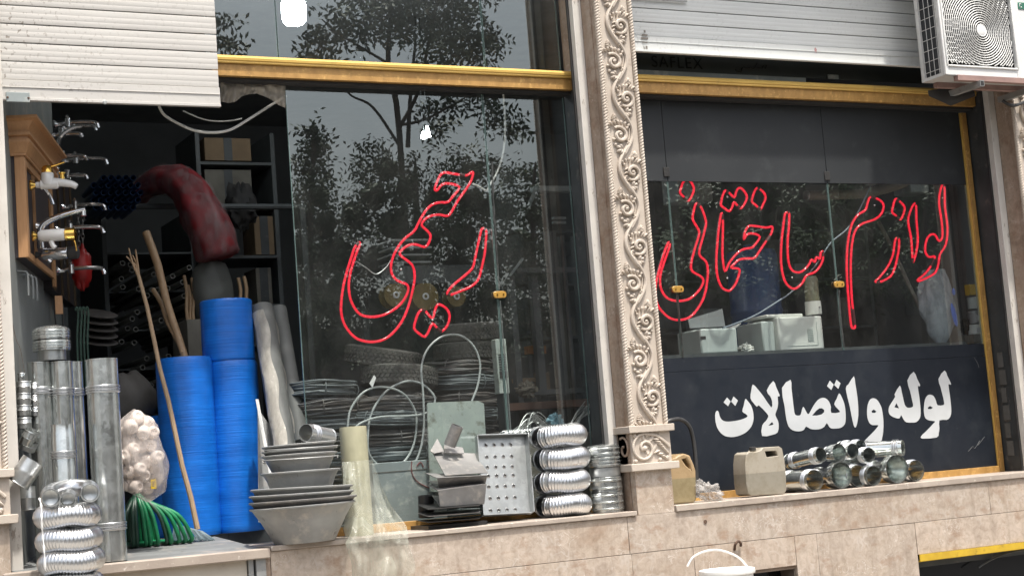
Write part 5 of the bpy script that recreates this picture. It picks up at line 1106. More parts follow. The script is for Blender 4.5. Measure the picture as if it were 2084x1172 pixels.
for sx in (-.22, .20): MB().box((pb.x + sx, -.5645, 0), (pb.x + sx + .02, -.1355, pb.z - .321)).build('end_board', POLE, cr_)
# ================================================================== inside the shop, behind the left glass
random.seed(21)
CO = [pm('coil_a', (.13, .15, .155), (.19, .215, .22), 5, st=(1, 1, 6), rough=.45), pm('coil_b', (.15, .13, .115), (.115, .12, .125), 6, st=(1, 1, 6), rough=.45)]
def coil_mesh(Rm, tw, th, n, seed):
    random.seed(seed); mb = MB()
    for k in range(n):
        a0 = random.uniform(0, 6.28); dr = random.uniform(-1, 1) * tw; dz = random.uniform(-1, 1) * th; w1, w2 = random.uniform(.3, 1), random.uniform(.3, 1); q = random.choice((2, 3)); ph = random.uniform(0, 6)
        pts = [V(((Rm + dr + .008 * w1 * math.sin(q * a + ph)) * math.cos(a), (Rm + dr + .008 * w1 * math.sin(q * a + ph)) * math.sin(a), dz + .007 * w2 * math.sin((q + 1) * a + a0))) for a in [2 * math.pi * i / 44 for i in range(44)]]
        mb.tube(pts, random.uniform(.0055, .0075), 5, closed=True)
    for j in range(4):
        a = j * 1.57 + .6; c = V((Rm * math.cos(a), Rm * math.sin(a), 0)); rad = V((math.cos(a), math.sin(a), 0))
        mb.tube([c + rad * ((tw + .012) * math.cos(b)) + V((0, 0, (th + .012) * math.sin(b))) for b in [2 * math.pi * i / 12 for i in range(12)]], .004, 4, closed=True)
    me = bpy.data.meshes.new('coil'); me.from_pydata(mb.v, [], mb.f); me.validate(); me.shade_smooth(); return me
def coils(px, hw, ytop, Y, lab, group, zb):
    c = at(px, (ytop + 950) / 2, Y); Rm = hw * mpp(c) - .045; zt = at(px, ytop, Y - Rm).z; th = .040; ms = []
    for s_ in (1, 2):
        me = coil_mesh(Rm, .04, th, 40, s_ + int(px)); me.materials.append(CO[s_ - 1]); ms.append(me)
    z = zb + th + .012; i = 0; n_ = int((zt - th * .6 - z) / (th * 2 + .018)) + 1; od = ['topmost', 'second', 'third', 'fourth', 'fifth', 'sixth', 'seventh', 'eighth', 'ninth', 'tenth', 'eleventh', 'twelfth']
    while z < zt - th * .6:
        o = bpy.data.objects.new('pipe_coil', ms[i % 2]); col.objects.link(o); o.location = (c.x + random.uniform(-.02, .02), Y + random.uniform(-.015, .015), z); o.rotation_euler = (random.uniform(-.05, .05), random.uniform(-.05, .05), random.uniform(0, 6.28))
        one(o, od[max(0, n_ - 1 - i)] + ' ' + lab, 'coil', group); z += th * 2 + .018; i += 1
    return c, Rm, z - th
F0 = 1.374
coils(655, 78, 768, .98, 'coil of thin dark hose down the leftmost stack behind the glass', 'left stack of hose coils', F0)
cM = coils(795, 92, 800, .92, 'coil of dark hose down the middle stack behind the grey tube loops', 'middle stack of hose coils', F0)
cR = coils(945, 76, 735, 1.02, 'coil of dark hose down the right stack under the tyres', 'right stack of hose coils', F0)
TYRE = pm('tyre_rubber', (.085, .085, .08), (.125, .118, .108), 8, rough=.8, dirt=((.15, .135, .115), 9, .55, .75))
def tyre(lab, px, py, Y, hw, h, tilt=(0, 0, 1)):
    c = at(px, py, Y); Ro = hw * mpp(c); hh = h * mpp(c) / 2; Ri = Ro * .60; t = T('tyre', lab, 'tyre', c - V((0, 0, hh)), 'worn tyres')
    pr = [(Ri, -hh * .7), (Ri + .015, -hh * .95), (Ro * .85, -hh), (Ro * .955, -hh * .86), (Ro * .975, -hh * .7), (Ro * .975, hh * .7), (Ro * .955, hh * .86), (Ro * .85, hh), (Ri + .015, hh * .95), (Ri, hh * .7), (Ri + .02, 0), (Ri, -hh * .7)]
    MB().lathe(pr, c, tilt, 48).build('carcass', TYRE, t)
    a, b, d = frame(tilt); mb = MB(); n = 46
    for row, (z0, z1) in enumerate(((-.78, -.40), (-.34, -.03), (.03, .34), (.40, .78))):
        for i in range(n):
            th = 2 * math.pi * (i + .5 * (row % 2)) / n; dt = math.pi / n * .74; sk = .03 * (1 if row % 2 else -1)
            def q(r_, tt, z_): return c + a * (r_ * math.cos(tt)) + b * (r_ * math.sin(tt)) + d * (z_ * hh)
            lo = [q(Ro * .974, th - dt - sk, z0), q(Ro * .974, th + dt - sk, z0), q(Ro * .974, th + dt + sk, z1), q(Ro * .974, th - dt + sk, z1)]
            rr = Ro * (1.0 if abs(z0 + z1) < .6 else .992); hi = [q(rr, th - dt - sk, z0), q(rr, th + dt - sk, z0), q(rr, th + dt + sk, z1), q(rr, th - dt + sk, z1)]
            mb.hexa(lo, hi)
    mb.build('tread_blocks', TYRE, t, kind='stuff', ang=0)
tyre('worn tyre lying lower left on the middle hose coils', 812, 768, .95, 80, 42, (.10, .02, 1))
tyre('worn tyre tilted on top of the lower left tyre', 780, 728, 1.05, 80, 40, (.16, -.14, 1))
tyre('worn tyre lying under the top right tyre', 947, 716, 1.05, 66, 38, (.0, -.02, 1))
tyre('topmost worn tyre on the right hose coils', 950, 677, 1.05, 66, 38, (-.03, -.06, 1))
TUBEG = pm('grey_tube', (.44, .47, .46), (.37, .40, .39), 10, rough=.35)
one(MB().tube(smooth([at(x, y, Y_) for x, y, Y_ in ((707, 900, .55), (708, 862, .55), (715, 830, .55), (740, 798, .55), (775, 787, .56), (815, 797, .58), (840, 825, .60), (848, 860, .60), (840, 910, .60), (815, 945, .58), (780, 950, .56), (752, 925, .55), (749, 880, .55), (757, 838, .57), (785, 797, .60), (825, 776, .62), (858, 781, .63), (882, 803, .62), (884, 820, .60), (868, 840, .58), (830, 846, .56), (775, 848, .54), (740, 858, .53), (722, 872, .52), (718, 900, .52))], 5), .0064, 9).build('grey_tube', TUBEG), 'pale grey tube looped twice in front of the hose coils', 'tube')
one(MB().tube(smooth([at(x, y, Y_) for x, y, Y_ in ((800, 966, .53), (825, 960, .53), (845, 940, .54), (858, 905, .55), (863, 860, .55), (861, 800, .55), (858, 745, .56), (872, 708, .57), (902, 684, .58), (938, 683, .58), (965, 706, .57), (977, 742, .56), (972, 785, .55), (960, 818, .54), (955, 850, .54))], 5), .0064, 9).build('grey_tube', TUBEG), 'tall pale grey tube arch behind the stained panel', 'tube')
STAIN = pm('stained_panel', (.44, .50, .45), (.36, .41, .38), 7, rough=.5, dirt=[((.22, .23, .19), 16, .55, .68), ((.52, .56, .52), 9, .58, .7)])
a, b = at(870, 822, .47), at(990, 900, .47)
one(MB().poly([[at(870, 823, .47), at(872, 819, .47), at(972, 815, .47), at(985, 821, .47), at(990, 910, .47), at(990, 1000, .47), at(876, 1000, .47)]], (0, .012, 0)).build('stained_panel', STAIN), 'stained pale green panel standing inside the glass', 'panel')
p0, p1 = at(757, 938, .52), at(895, 1058, .52)
bx = T('appliance_box', 'pale blue grey carton standing behind the film roll', 'carton', (p0.x, .55, F0)); zt = at(820, 938, .52).z
MB().box((p0.x, .52, F0), (p1.x + .05, .82, zt)).build('carton', PALE, bx, bev=.004); MB().box((p0.x + .002, .517, zt - .055), (p1.x + .048, .5195, zt - .052)).build('flap_line', CARDG, bx)
mb = MB(); 
for i_, s_ in enumerate(([(838, 938), (838, 960), (848, 978), (868, 990), (884, 994)], [(848, 948), (856, 940), (862, 950)], [(870, 938), (880, 942), (872, 950), (882, 954)])):
    MB().tube(smooth([at(x, y, .516) for x, y in s_], 5), .003, 5).build('red_marking', pm('red_ink', (.30, .10, .10), rough=.7) if i_ == 0 else bpy.data.materials['red_ink'], bx)
# rack, gadgets and papers on the right of the left window
RK = pm('rack_grey', (.085, .095, .097), (.06, .068, .07), 6, rough=.55)
rk = T('steel_rack', 'dark grey steel rack posts behind the narrow glass pane', 'rack', at(1130, 900, 1.5) * 1)
for x0, x1, y0, Yk in ((1092, 1106, 560, 1.25), (1130, 1150, 470, 1.3), (1158, 1166, 480, 1.4), (1046, 1058, 560, 1.2), (1185, 1196, 480, 1.5)):
    a, b = at(x0, 700, Yk), at(x1, 700, Yk); MB().box((a.x, Yk, 1.442), (b.x, Yk + .05, at(x0, y0, Yk).z)).build('post', RK, rk)
for y_, Yk in ((550, 1.22), (800, 1.22)):
    a, b = at(1050, y_, Yk), at(1200, y_, Yk); MB().box((a.x, Yk - .02, a.z - .02), (b.x, Yk, a.z + .012)).build('rail', RK, rk)
MB().hexa([at(1034, 562, 1.18), at(1040, 562, 1.18), at(1067, 527, 1.18), at(1062, 524, 1.18)], [at(1034, 562, 1.2), at(1040, 562, 1.2), at(1067, 527, 1.2), at(1062, 524, 1.2)]).build('brace', PALE, rk)
a, b = at(1090, 378, 1.6), at(1180, 395, 1.6)
lamp2 = T('light_fitting', 'pale batten light fitting hanging behind the narrow pane', 'light fitting', a); MB().box((a.x, 1.6, b.z + .02), (b.x, 1.68, a.z)).build('batten', PALE, lamp2); MB().hexa([at(1072, 418, 1.5), at(1080, 420, 1.5), at(1098, 380, 1.6), at(1090, 376, 1.6)], [at(1072, 418, 1.53), at(1080, 420, 1.53), at(1098, 380, 1.63), at(1090, 376, 1.63)]).build('arm', PALE, lamp2)
for j in range(2): one(MB().box(at(1127, 446 + 9 * j, 1.5), at(1152, 441 + 9 * j, 1.5) + V((0, .03, .0))).build('white_bar', PALE), ('upper', 'lower')[j] + ' short pale bar on the rack behind the narrow pane', 'bar')
gd_ = T('meter_box', 'pale green electric meter box beside the glass seam', 'meter box', at(1020, 800, .62)); a, b = at(1008, 690, .60), at(1038, 800, .60)
MB().box((a.x, .60, b.z), (b.x, .66, a.z)).build('housing', STAIN, gd_, bev=.004)
for k in range(7): zz = at(1010, 722 + 5 * k, .6).z; MB().box((a.x + .012, .596, zz - .004), (b.x - .012, .5995, zz + .003)).build('slot', RUBBER, gd_)
MB().box((a.x + .01, .596, at(1010, 770, .6).z), (b.x - .01, .5995, at(1010, 756, .6).z)).build('window', RUBBER, gd_)
MB().box((a.x + .02, .59, F0), (b.x - .02, .68, b.z - .001)).build('stand', RK, gd_)
PAPER = pm('old_paper', (.26, .235, .185), (.20, .18, .14), 14, rough=.8)
tb = T('work_table', 'brown wooden table top behind the glass seam', 'table', at(1100, 880, 1.2)); a, b = at(1020, 822, 1.0), at(1210, 822, 1.0)
MB().box((a.x, .95, a.z - .045), (b.x + .1, 1.18, a.z)).build('top', pm('red_brown', (.10, .055, .04), rough=.6), tb)
for xx in (a.x + .03, b.x + .03): MB().box((xx, 1.05, 1.442), (xx + .05, 1.10, a.z - .046)).build('leg', RK, tb)
lump('crumpled_paper', 'crumpled beige paper on the table behind the glass', 'paper', at(1072, 793, 1.02), .055, .05, .045, PAPER, .7, 4)
one(MB().box(at(1048, 770, 1.3), at(1092, 776, 1.3) + V((0, .05, 0))).build('shelf_board', CARD), 'narrow shelf board behind the crumpled paper', 'board')
lump('blue_bag', 'light blue plastic bag on the table near the stacked ducts', 'bag', at(1129, 860, .72), .05, .05, .05, pm('light_blue_bag', (.25, .42, .48), (.20, .35, .42), 9, rough=.35), .5, 3)
st_ = at(1129, 872, .72); one(MB().box((st_.x - .25, .62, F0), (st_.x + .3, .82, st_.z - .035)).build('carton', CARDG, bev=.004), 'grey carton under the light blue bag', 'carton')
mb = MB(); random.seed(5)
for i in range(26):
    a = at(1040 + random.uniform(0, 40), 880 + random.uniform(-8, 6), .66); c_ = at(1085 + random.uniform(-10, 10), 838 + random.uniform(0, 20), .68 + random.uniform(0, .1)); e = at(1115 + random.uniform(-10, 20), 878 + random.uniform(-4, 8), .66)
    mb.tube(smooth([a, c_, e], 6), .0022, 4)
for i in range(10):
    a = at(1150 + random.uniform(0, 20), 880, .62); e = at(1185 + random.uniform(0, 30), 815 + random.uniform(0, 30), .66); mb.tube([a, (a + e) / 2 + V((0, 0, .02)), e], .002, 4)
one(mb.build('wire_tangle', STEELW, kind='stuff'), 'tangle of thin steel wire behind the perforated tray', 'wire')
for i, (x, y) in enumerate(((1085, 712), (1103, 712))): one(MB().box(at(x - 9, y + 8, 1.6), at(x + 8, y - 9, 1.6) + V((0, .06, 0))).build('orange_box', pm('orange_card', (.32, .13, .03), rough=.7) if i == 0 else bpy.data.materials['orange_card']), ('left', 'right')[i] + ' small orange box on the rack behind the narrow pane', 'box')
pk = T('hanging_pack', 'clear pack with an orange part hanging beside the middle rail', 'pack', at(1203, 680, .47)); a, b = at(1193, 605, .465), at(1213, 676, .465)
MB().box((a.x, .462, b.z), (b.x, .466, a.z)).build('backing_card', m_film('pack_film', (.6, .6, .58), .4, .15, 40), pk); MB().ell((at(1206, 640, .45).x, .452, at(1206, 640, .45).z), .024, .014, .055).build('orange_part', pm('orange_plastic', (.55, .22, .03), rough=.35), pk)
# shelf with plates and yellow spools
sb = T('shelf', 'grey shelf board behind the left neon name', 'shelf', at(880, 560, 1.35)); a, b = at(770, 542, 1.35), at(985, 575, 1.35)
MB().box((a.x, 1.30, at(880, 576, 1.3).z), (b.x, 1.33, at(880, 540, 1.3).z)).build('front_board', RK, sb); MB().box((a.x, 1.331, at(880, 578, 1.3).z), (b.x, 1.75, at(880, 572, 1.3).z)).build('board', RK, sb)
for xx in (a.x + .02, b.x - .06): MB().box((xx, 1.7, 1.442), (xx + .04, 1.74, at(880, 579, 1.3).z)).build('post', RK, sb)
for k in range(6):
    p = at(838, 488 + 15 * k, 1.42); one(MB().box(p + V((-.15 + .01 * (k % 2), 0, -.006)), p + V((.14, .22, .005))).build('white_plate', pm('plate_white', (.42, .43, .42), rough=.5) if k == 0 else bpy.data.materials['plate_white']), ('topmost', 'second', 'third', 'fourth', 'fifth', 'lowest')[k] + ' pale plate of the pile behind the neon name', 'plate', 'pale plates')
OCH = pm('ochre_spool', (.22, .16, .05), (.17, .12, .04), 9, rough=.6)
for x, y, r_, w_ in ((866, 603, 29, 'middle'), (806, 600, 26, 'left'), (929, 603, 21, 'right')):
    c = at(x, y, 1.30); r = r_ * mpp(c); t = T('spool', w_ + ' ochre cable spool hanging under the shelf behind the neon name', 'spool', c, 'ochre spools')
    MB().lathe([(.001, 0), (r, 0), (r, .012), (r * .6, .014), (r * .6, .08), (r, .082), (r, .094), (.001, .094)], c, (0, 1, 0), 32).build('reel', OCH, t); MB().lathe([(.012, .0), (.022, .002), (.022, .008), (.012, .008)], c + V((0, -.009, 0)), (0, 1, 0), 16).build('hub_ring', WHITEP, t)
# tape and label bits stuck on or hung behind the glass
p = at(756, 776, .50); one(MB().poly([[p + V(q) for q in ((-.012, 0, -.01), (.02, 0, .035), (.03, 0, .02), (.004, 0, -.035))]], (0, .006, 0)).build('paper_tag', WHITEP), 'small white folded tag hanging before the tyres', 'tag')
# ================================================================== deep inside the doorway
REDF = pm('red_foam', (.24, .018, .024), (.12, .010, .014), 9, st=(1, 1, .5), rough=.55)
Pr = [at(x, y, Y_) for x, y, Y_ in ((272, 408, 2.75), (300, 378, 2.6), (340, 366, 2.4), (382, 384, 2.2), (410, 432, 2.05), (434, 488, 1.95), (446, 528, 1.93))]; Ps = smooth(Pr, 6)
t = T('wrapped_bundle', 'red foam bundle in clear film drooping in the dark doorway', 'bundle', Ps[-1])
_rb = MB(); _rb.tube(Ps, [(.062 + .075 * min(1, i / (.7 * len(Ps))) + .003 * math.sin(i * .9)) * (.55 if i == len(Ps) - 1 else .86 if i == len(Ps) - 2 else 1) for i in range(len(Ps))], 24)
for k_ in range(len(Ps) * 24):                                 # strands of foam under the film: long ridges and dents
    c_ = Ps[k_ // 24]; d_ = _rb.v[k_] - c_; _rb.v[k_] = c_ + d_ * (1 + .09 * math.sin((k_ % 24) * 2 * math.pi / 24 * 5) + .16 * noise.noise(_rb.v[k_] * 9))
_rb.build('foam', REDF, t, ang=60)
MB().tube(Ps, [(.070 + .078 * min(1, i / (.7 * len(Ps))) + .007 * math.sin(i * 1.3)) * (.6 if i == len(Ps) - 1 else .9 if i == len(Ps) - 2 else 1) for i in range(len(Ps))], 14, caps=False).build('film', m_film('bundle_film', (.5, .42, .42), .16, .25, 24), t, ang=60)
BLP = pm('blue_pipe', (.02, .05, .13), (.015, .035, .09), 10, rough=.4); bn = T('pipe_bundle', 'bundle of blue plastic tubes seen end on in the dark doorway', 'bundle', at(235, 440, 2.3)); random.seed(9)
for j in range(5):
    for i in range(7):
        x, y = 196 + 15 * i - 5 * (j % 2), 362 + 15 * j
        if (x - 235) ** 2 / 52 ** 2 + (y - 395) ** 2 / 48 ** 2 < 1: MB().lathe([(.014, .01), (.019, 0), (.019, .5), (.014, .5), (.014, .01)], at(x, y, 2.2 + random.uniform(0, .06)), (.1, 1, .05), 12).build('tube', BLP, bn)
cl_ = T('clothes_rack', 'dark rail carrying the bundles inside the doorway', 'rail', at(330, 420, 2.5)); MB().tube([V((2.13, 2.5, at(330, 420, 2.5).z)), V((3.9, 2.5, at(330, 420, 2.5).z))], .02, 8).build('rail', RK, cl_)
for xx in (2.2, 3.85): MB().box((xx, 2.48, 1.442), (xx + .04, 2.52, at(330, 420, 2.5).z)).build('post', RK, cl_)
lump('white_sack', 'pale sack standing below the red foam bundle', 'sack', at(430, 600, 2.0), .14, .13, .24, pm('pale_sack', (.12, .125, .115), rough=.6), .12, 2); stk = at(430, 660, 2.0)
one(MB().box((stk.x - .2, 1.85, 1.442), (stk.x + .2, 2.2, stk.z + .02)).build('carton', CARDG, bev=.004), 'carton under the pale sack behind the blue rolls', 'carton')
PVC = pm('grey_pvc', (.30, .30, .28), (.22, .22, .20), 9, rough=.4); random.seed(4)
for i in range(46):
    x, y = random.uniform(240, 405), random.uniform(520, 800); c = at(x, y, 2.75 + random.uniform(0, .15))
    one(MB().lathe([(.013, .03), (.013, 0), (.018, 0), (.018, 1.2), (.013, 1.2), (.013, .03)], c, (0, 1, 0), 12).build('pvc_pipe', PVC), 'grey plastic pipe seen end on in the dark rack', 'pipe', 'grey pipes in the rack')
rk2 = T('pipe_rack', 'dark rack holding the grey plastic pipes', 'rack', (3.0, 3.4, 1.442)); a, b = at(225, 510, 2.95), at(415, 820, 2.95)
for k in range(5): zz = a.z + (b.z - a.z) * k / 4; MB().box((a.x, 3.05, zz - .012), (b.x, 3.8, zz)).build('shelf', RK, rk2)
for xx in (a.x - .03, b.x): MB().box((xx, 3.05, 1.442), (xx + .03, 3.8, a.z + .3)).build('side', RK, rk2)
sh = T('shelf_unit', 'dark shelf unit with cartons in the depth of the doorway', 'shelf unit', at(470, 700, 2.9)); a, b = at(405, 280, 2.9), at(575, 700, 2.9)
for yy in (330, 420, 520, 620, 700): zz = at(480, yy, 2.9).z; MB().box((a.x, 2.9, zz - .02), (b.x, 3.4, zz)).build('shelf', RK, sh)
for xx in (a.x - .03, b.x): MB().box((xx, 2.9, 1.442), (xx + .03, 3.4, at(480, 270, 2.9).z)).build('side', RK, sh)
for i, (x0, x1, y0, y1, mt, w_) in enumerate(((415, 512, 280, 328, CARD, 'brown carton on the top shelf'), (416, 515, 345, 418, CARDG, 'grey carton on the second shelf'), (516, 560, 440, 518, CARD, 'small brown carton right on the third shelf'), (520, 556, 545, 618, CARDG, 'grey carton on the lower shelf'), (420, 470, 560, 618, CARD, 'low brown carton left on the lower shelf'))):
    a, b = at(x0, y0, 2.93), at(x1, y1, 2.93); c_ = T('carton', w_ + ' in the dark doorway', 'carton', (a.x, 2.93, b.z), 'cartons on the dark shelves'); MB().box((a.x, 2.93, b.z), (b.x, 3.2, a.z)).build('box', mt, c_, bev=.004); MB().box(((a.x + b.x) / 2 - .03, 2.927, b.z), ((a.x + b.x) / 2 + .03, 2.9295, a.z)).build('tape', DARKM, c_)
lump('black_bundle', 'black wire bundle hanging before the shelf unit', 'bundle', at(490, 420, 2.7), .11, .08, .15, RUBBER, .4, 4)
for i, (x, y, x2, y2) in enumerate(((376, 560, 386, 640), (392, 565, 396, 640), (486, 565, 494, 612), (498, 562, 506, 612), (384, 580, 392, 650))): stick('short_stick', ('leftmost', 'second', 'third', 'rightmost', 'lower left')[i] + ' of the short wooden sticks behind the blue rolls', 'stick', at(x2, y2 + 60, 1.9), at(x, y, 2.0), .012, POLE)
# ================================================================== cables, clamps, lamp, torn film
one(MB().tube(smooth([at(x, y, .50) for x, y in ((322, 212), (335, 235), (375, 258), (405, 268), (440, 270), (470, 264), (500, 247), (530, 228), (562, 208), (583, 196))], 5), .0075, 8).build('white_cable', CABLEW), 'white cable sagging from the shutter to the glass edge', 'cable')
one(MB().tube(smooth([at(x, y, .60) for x, y in ((372, 226), (410, 242), (440, 247), (470, 246), (492, 242))], 5), .004, 6).build('grey_cable', STEELW), 'thin grey cable behind the sagging white cable', 'cable')
one(MB().tube(smooth([at(x, y, .47) for x, y in ((1023, 178), (1026, 215), (1028, 260), (1024, 310), (1012, 350), (996, 378), (990, 388), (975, 380), (962, 374))], 5), .006, 7).build('white_cable', CABLEW), 'white cable running down from the beam to the left neon sign', 'cable')
one(MB().tube(smooth([at(x, y, .47) for x, y in ((725, 532), (745, 545), (765, 558), (785, 545), (795, 530))], 5), .0035, 6).build('thin_wire', STEELW), 'thin wire between two strokes of the left neon sign', 'wire')
one(MB().tube(smooth([at(x, y, .50) for x, y in ((1470, 668), (1530, 645), (1580, 615), (1615, 590), (1660, 540), (1690, 495), (1725, 465), (1750, 425), (1772, 378))], 5), .005, 7).build('blue_cable', pm('blue_grey_cable', (.26, .31, .36), rough=.4)), 'blue grey cable crossing behind the right neon sign', 'cable')
AMB = pm('amber_plastic', (.48, .28, .06), (.40, .22, .045), 14, rough=.3, coat=.3)
def seam(lab, pts, r=.0035): one(MB().tube([at(x, y, .452) for x, y in pts], r, 6).build('seam_wire', STEELW), lab, 'wire')
def clamp(lab, x, y):
    c = at(x, y, .414); t = T('glass_clamp', lab, 'clamp', c); L = []
    for k in range(24): a = 2 * math.pi * k / 24; L.append(c + V((.030 * math.copysign(abs(math.cos(a)) ** .55, math.cos(a)) + .012 * (1 if math.cos(a) > 0 else -1), 0, .021 * math.copysign(abs(math.sin(a)) ** .8, math.sin(a)))))
    MB().poly([L], (0, -.014, 0)).build('body', AMB, t, weld=True, bev=.004)
    for dx in (-.02, .02): MB().lathe([(.006, 0), (.005, .003), (.001, .003)], c + V((dx, -.0145, 0)), (0, -1, 0), 10).build('screw', BRASS, t)
clamp('amber oval glass clamp on the seam of the left window', 1016, 600); clamp('amber oval glass clamp at the left seam of the right window', 1378, 589); clamp('amber oval glass clamp at the right seam of the right window', 1706, 579)
seam('steel wire along the seam of the left window', [(1003, 420), (1010, 500), (1016, 590)]); seam('steel wire below the left window clamp', [(1018, 612), (1024, 690), (1034, 800), (1040, 880)])
seam('steel wire above the clamp at the left seam of the right window', [(1359, 380), (1366, 460), (1376, 580)]); seam('steel wire above the clamp at the right seam of the right window', [(1683, 372), (1690, 450), (1704, 570)])
TAPE = pm('silicone_smear', (.16, .165, .16), (.10, .105, .10), 30, rough=.6)
for lab, L in (('peeling silicone strip below the clamp at the left seam of the right window', [(1379, 600), (1382, 640), (1386, 680), (1390, 728)]), ('peeling silicone strip below the clamp at the right seam of the right window', [(1707, 590), (1710, 640), (1714, 680), (1718, 706)]), ('peeling tape along the seam of the left window', [(1002, 330), (1004, 400), (1008, 470), (1013, 540)])):
    mb = MB(); Pq = smooth([at(x, y, .416) for x, y in L], 8); random.seed(len(lab))
    mb.tube(Pq, [.006 + random.uniform(0, .007) for _ in Pq], 5, flat=.25); one(mb.build('sealant_strip', TAPE), lab, 'sealant')
for x, y, w_ in ((1357, 350, 'left'), (1684, 358, 'right')): p = at(x, y, .408); one(MB().box(p + V((-.022, 0, -.03)), p + V((.022, .006, .03))).build('suction_hook', RUBBER, bev=.004), 'small dark hook plate on the ' + w_ + ' seam of the vinyl band', 'hook')
LAMPM = m_emit('lamp_glow', (.92, .98, 1.0), 40.0, (.8, .8, .8)); lc = at(598, 26, 1.3); r = 25 * mpp(lc)
lp = T('ceiling_lamp', 'lit white drum lamp hanging behind the upper glass', 'lamp', lc); hh = 24 * mpp(lc)
MB().lathe([(.001, -hh), (r * .75, -hh), (r * .95, -hh * .7), (r, -hh * .2), (r, hh * .8), (r * .9, hh), (.001, hh)], lc, n=28).build('shade', LAMPM, lp); MB().tube([lc + V((0, 0, hh)), V((lc.x, lc.y, 4.949))], .008, 6).build('rod', DARKM, lp)
for i, (x, y) in enumerate(((862, 275), (870, 268))):
    c = at(x, y, 2.4); t = T('lit_bulb', ('left smaller', 'right taller')[i] + ' of the two lit bulbs behind the glass', 'bulb', c); h_ = (7, 11)[i] * mpp(c)
    MB().lathe([(.001, -h_), (.022, -h_), (.018, -h_ * .3), (.012, h_ * .5), (.008, h_), (.001, h_)], c, n=14).build('glass_bulb', LAMPM, t); MB().tube([c + V((0, 0, h_)), V((c.x, c.y, 4.949))], .004, 5).build('flex', DARKM, t)
TORN = m_film('torn_film', (.52, .46, .38), .62, .35, 18, .7)
lo = [(449, 207), (462, 210), (478, 208), (479, 196), (495, 192), (520, 191), (545, 196), (562, 203), (572, 214), (580, 220)]
def torn(u, v):
    x = 449 + 132 * u; i = min(int(u * 9), 8); f_ = u * 9 - i; yb = lo[i][1] * (1 - f_) + lo[i + 1][1] * f_; yt = 158 + 12 * u
    return at(x, yt + (yb - yt) * v, .40 + .022 * noise.noise(V((u * 9, v * 3, 2))) + .012 * math.sin(u * 40 + v * 3) * v)
one(MB().grid(torn, 60, 14).build('torn_film', TORN, ang=60), 'torn beige plastic film hanging under the left gold beam', 'film')
# ================================================================== inside the right-hand window
DZ = at(1600, 716, .7).z
dk = T('desk', 'dark desk behind the right-hand window', 'desk', (6.5, .9, 1.374)); MB().box((5.25, .50, DZ - .04), (7.9, 1.25, DZ)).build('top', RK, dk)
for xx in (5.3, 7.8): MB().box((xx, .52, 1.374), (xx + .04, .99, DZ - .041)).build('side', RK, dk)
CRM = pm('cream_plastic', (.78, .80, .74), (.72, .74, .68), 8, rough=.4); CRMG = pm('grey_green_plastic', (.52, .58, .55), (.46, .52, .49), 8, rough=.45)
a, b = at(1582, 648, .60), at(1679, 712, .60)
pr_ = T('printer', 'cream box printer on the desk under the soap dispenser', 'printer', (a.x, .7, DZ)); zt = at(1620, 644, .6).z
MB().box((a.x, .60, DZ + .001), (b.x, .95, zt)).build('housing', CRM, pr_, bev=.01); MB().box((a.x - .10, .64, DZ + .001), (a.x - .001, .93, zt - .02)).build('side_cover', CRMG, pr_, bev=.01)
MB().box((a.x - .06, .63, zt + .001), (b.x - .13, .9, zt + .022)).build('lid', CRM, pr_, bev=.006)
for q in (.06,): MB().box((a.x + q, .597, DZ + .03), (b.x - .05, .5995, DZ + .032)).build('panel_line', CRMG, pr_); MB().box((b.x - .052, .597, DZ + .03), (b.x - .05, .5995, zt - .04)).build('panel_line', CRMG, pr_)
for k in range(7): MB().box((b.x - .13, .596, DZ + .06 + .012 * k), (b.x - .085, .5995, DZ + .064 + .012 * k)).build('vent_slot', CRMG, pr_)
a, b = at(1424, 672, .58), at(1504, 722, .58); bt = T('plastic_bin', 'grey green plastic tray box with papers on the desk', 'tray', (a.x, .7, DZ))
MB().box((a.x, .58, DZ + .001), (b.x, .85, at(1450, 668, .58).z)).build('tray', CRMG, bt, bev=.012)
MB().box((a.x + .0, .578, at(1428, 684, .58).z - .02), (a.x + .04, .5795, at(1428, 684, .58).z)).build('recess', RUBBER, bt)
MB().hexa([at(1400, 650, .84), at(1470, 628, .84), at(1476, 664, .80), at(1404, 668, .80)], [at(1400, 650, .845), at(1470, 628, .845), at(1476, 664, .805), at(1404, 668, .805)]).build('paper', CRMG, bt)
MB().hexa([at(1478, 668, .62), at(1508, 657, .66), at(1500, 664, .62), at(1482, 672, .6)], [at(1478, 670, .62), at(1508, 659, .66), at(1500, 666, .62), at(1482, 674, .6)]).build('paper', CRM, bt)
lump('crumpled_paper', 'small white crumpled paper between tray and printer', 'paper', V((at(1515, 676, .7).x, .7, DZ + .03)), .05, .04, .03, CRM, .6, 4)
c = at(1583, 575, 1.15); r = 53 * mpp(c); zt = at(1583, 497, 1.15).z
BLB = pm('dark_blue_barrel', (.03, .09, .26), (.02, .07, .21), 5, rough=.35); bb = T('barrel', 'blue plastic barrel behind the right neon sign', 'barrel', (c.x, 1.15 + .1, DZ - .75))
zb_ = 1.442; pr = [(.001, 0), (r * .95, 0), (r, .03)]
for k in range(3): zz = (zt - zb_) * (.25 + .24 * k); pr += [(r, zz - .02), (r * 1.03, zz - .01), (r * 1.03, zz + .01), (r, zz + .02)]
pr += [(r, zt - zb_ - .05), (r * .93, zt - zb_ - .01), (r * .6, zt - zb_), (.001, zt - zb_)]
MB().lathe(pr, (c.x, 1.25 + r, zb_), n=36).build('body', BLB, bb); MB().lathe([(.05, 0), (.05, .04), (.001, .04)], (c.x, 1.25 + r, zt), n=18).build('bung', BLB, bb)
p = at(1660, 640, .70); dp = T('soap_dispenser', 'soap dispenser with clear tank standing on the printer', 'dispenser', p); r = 15 * mpp(p); zz = [at(1660, y, .7).z for y in (640, 613, 562)]
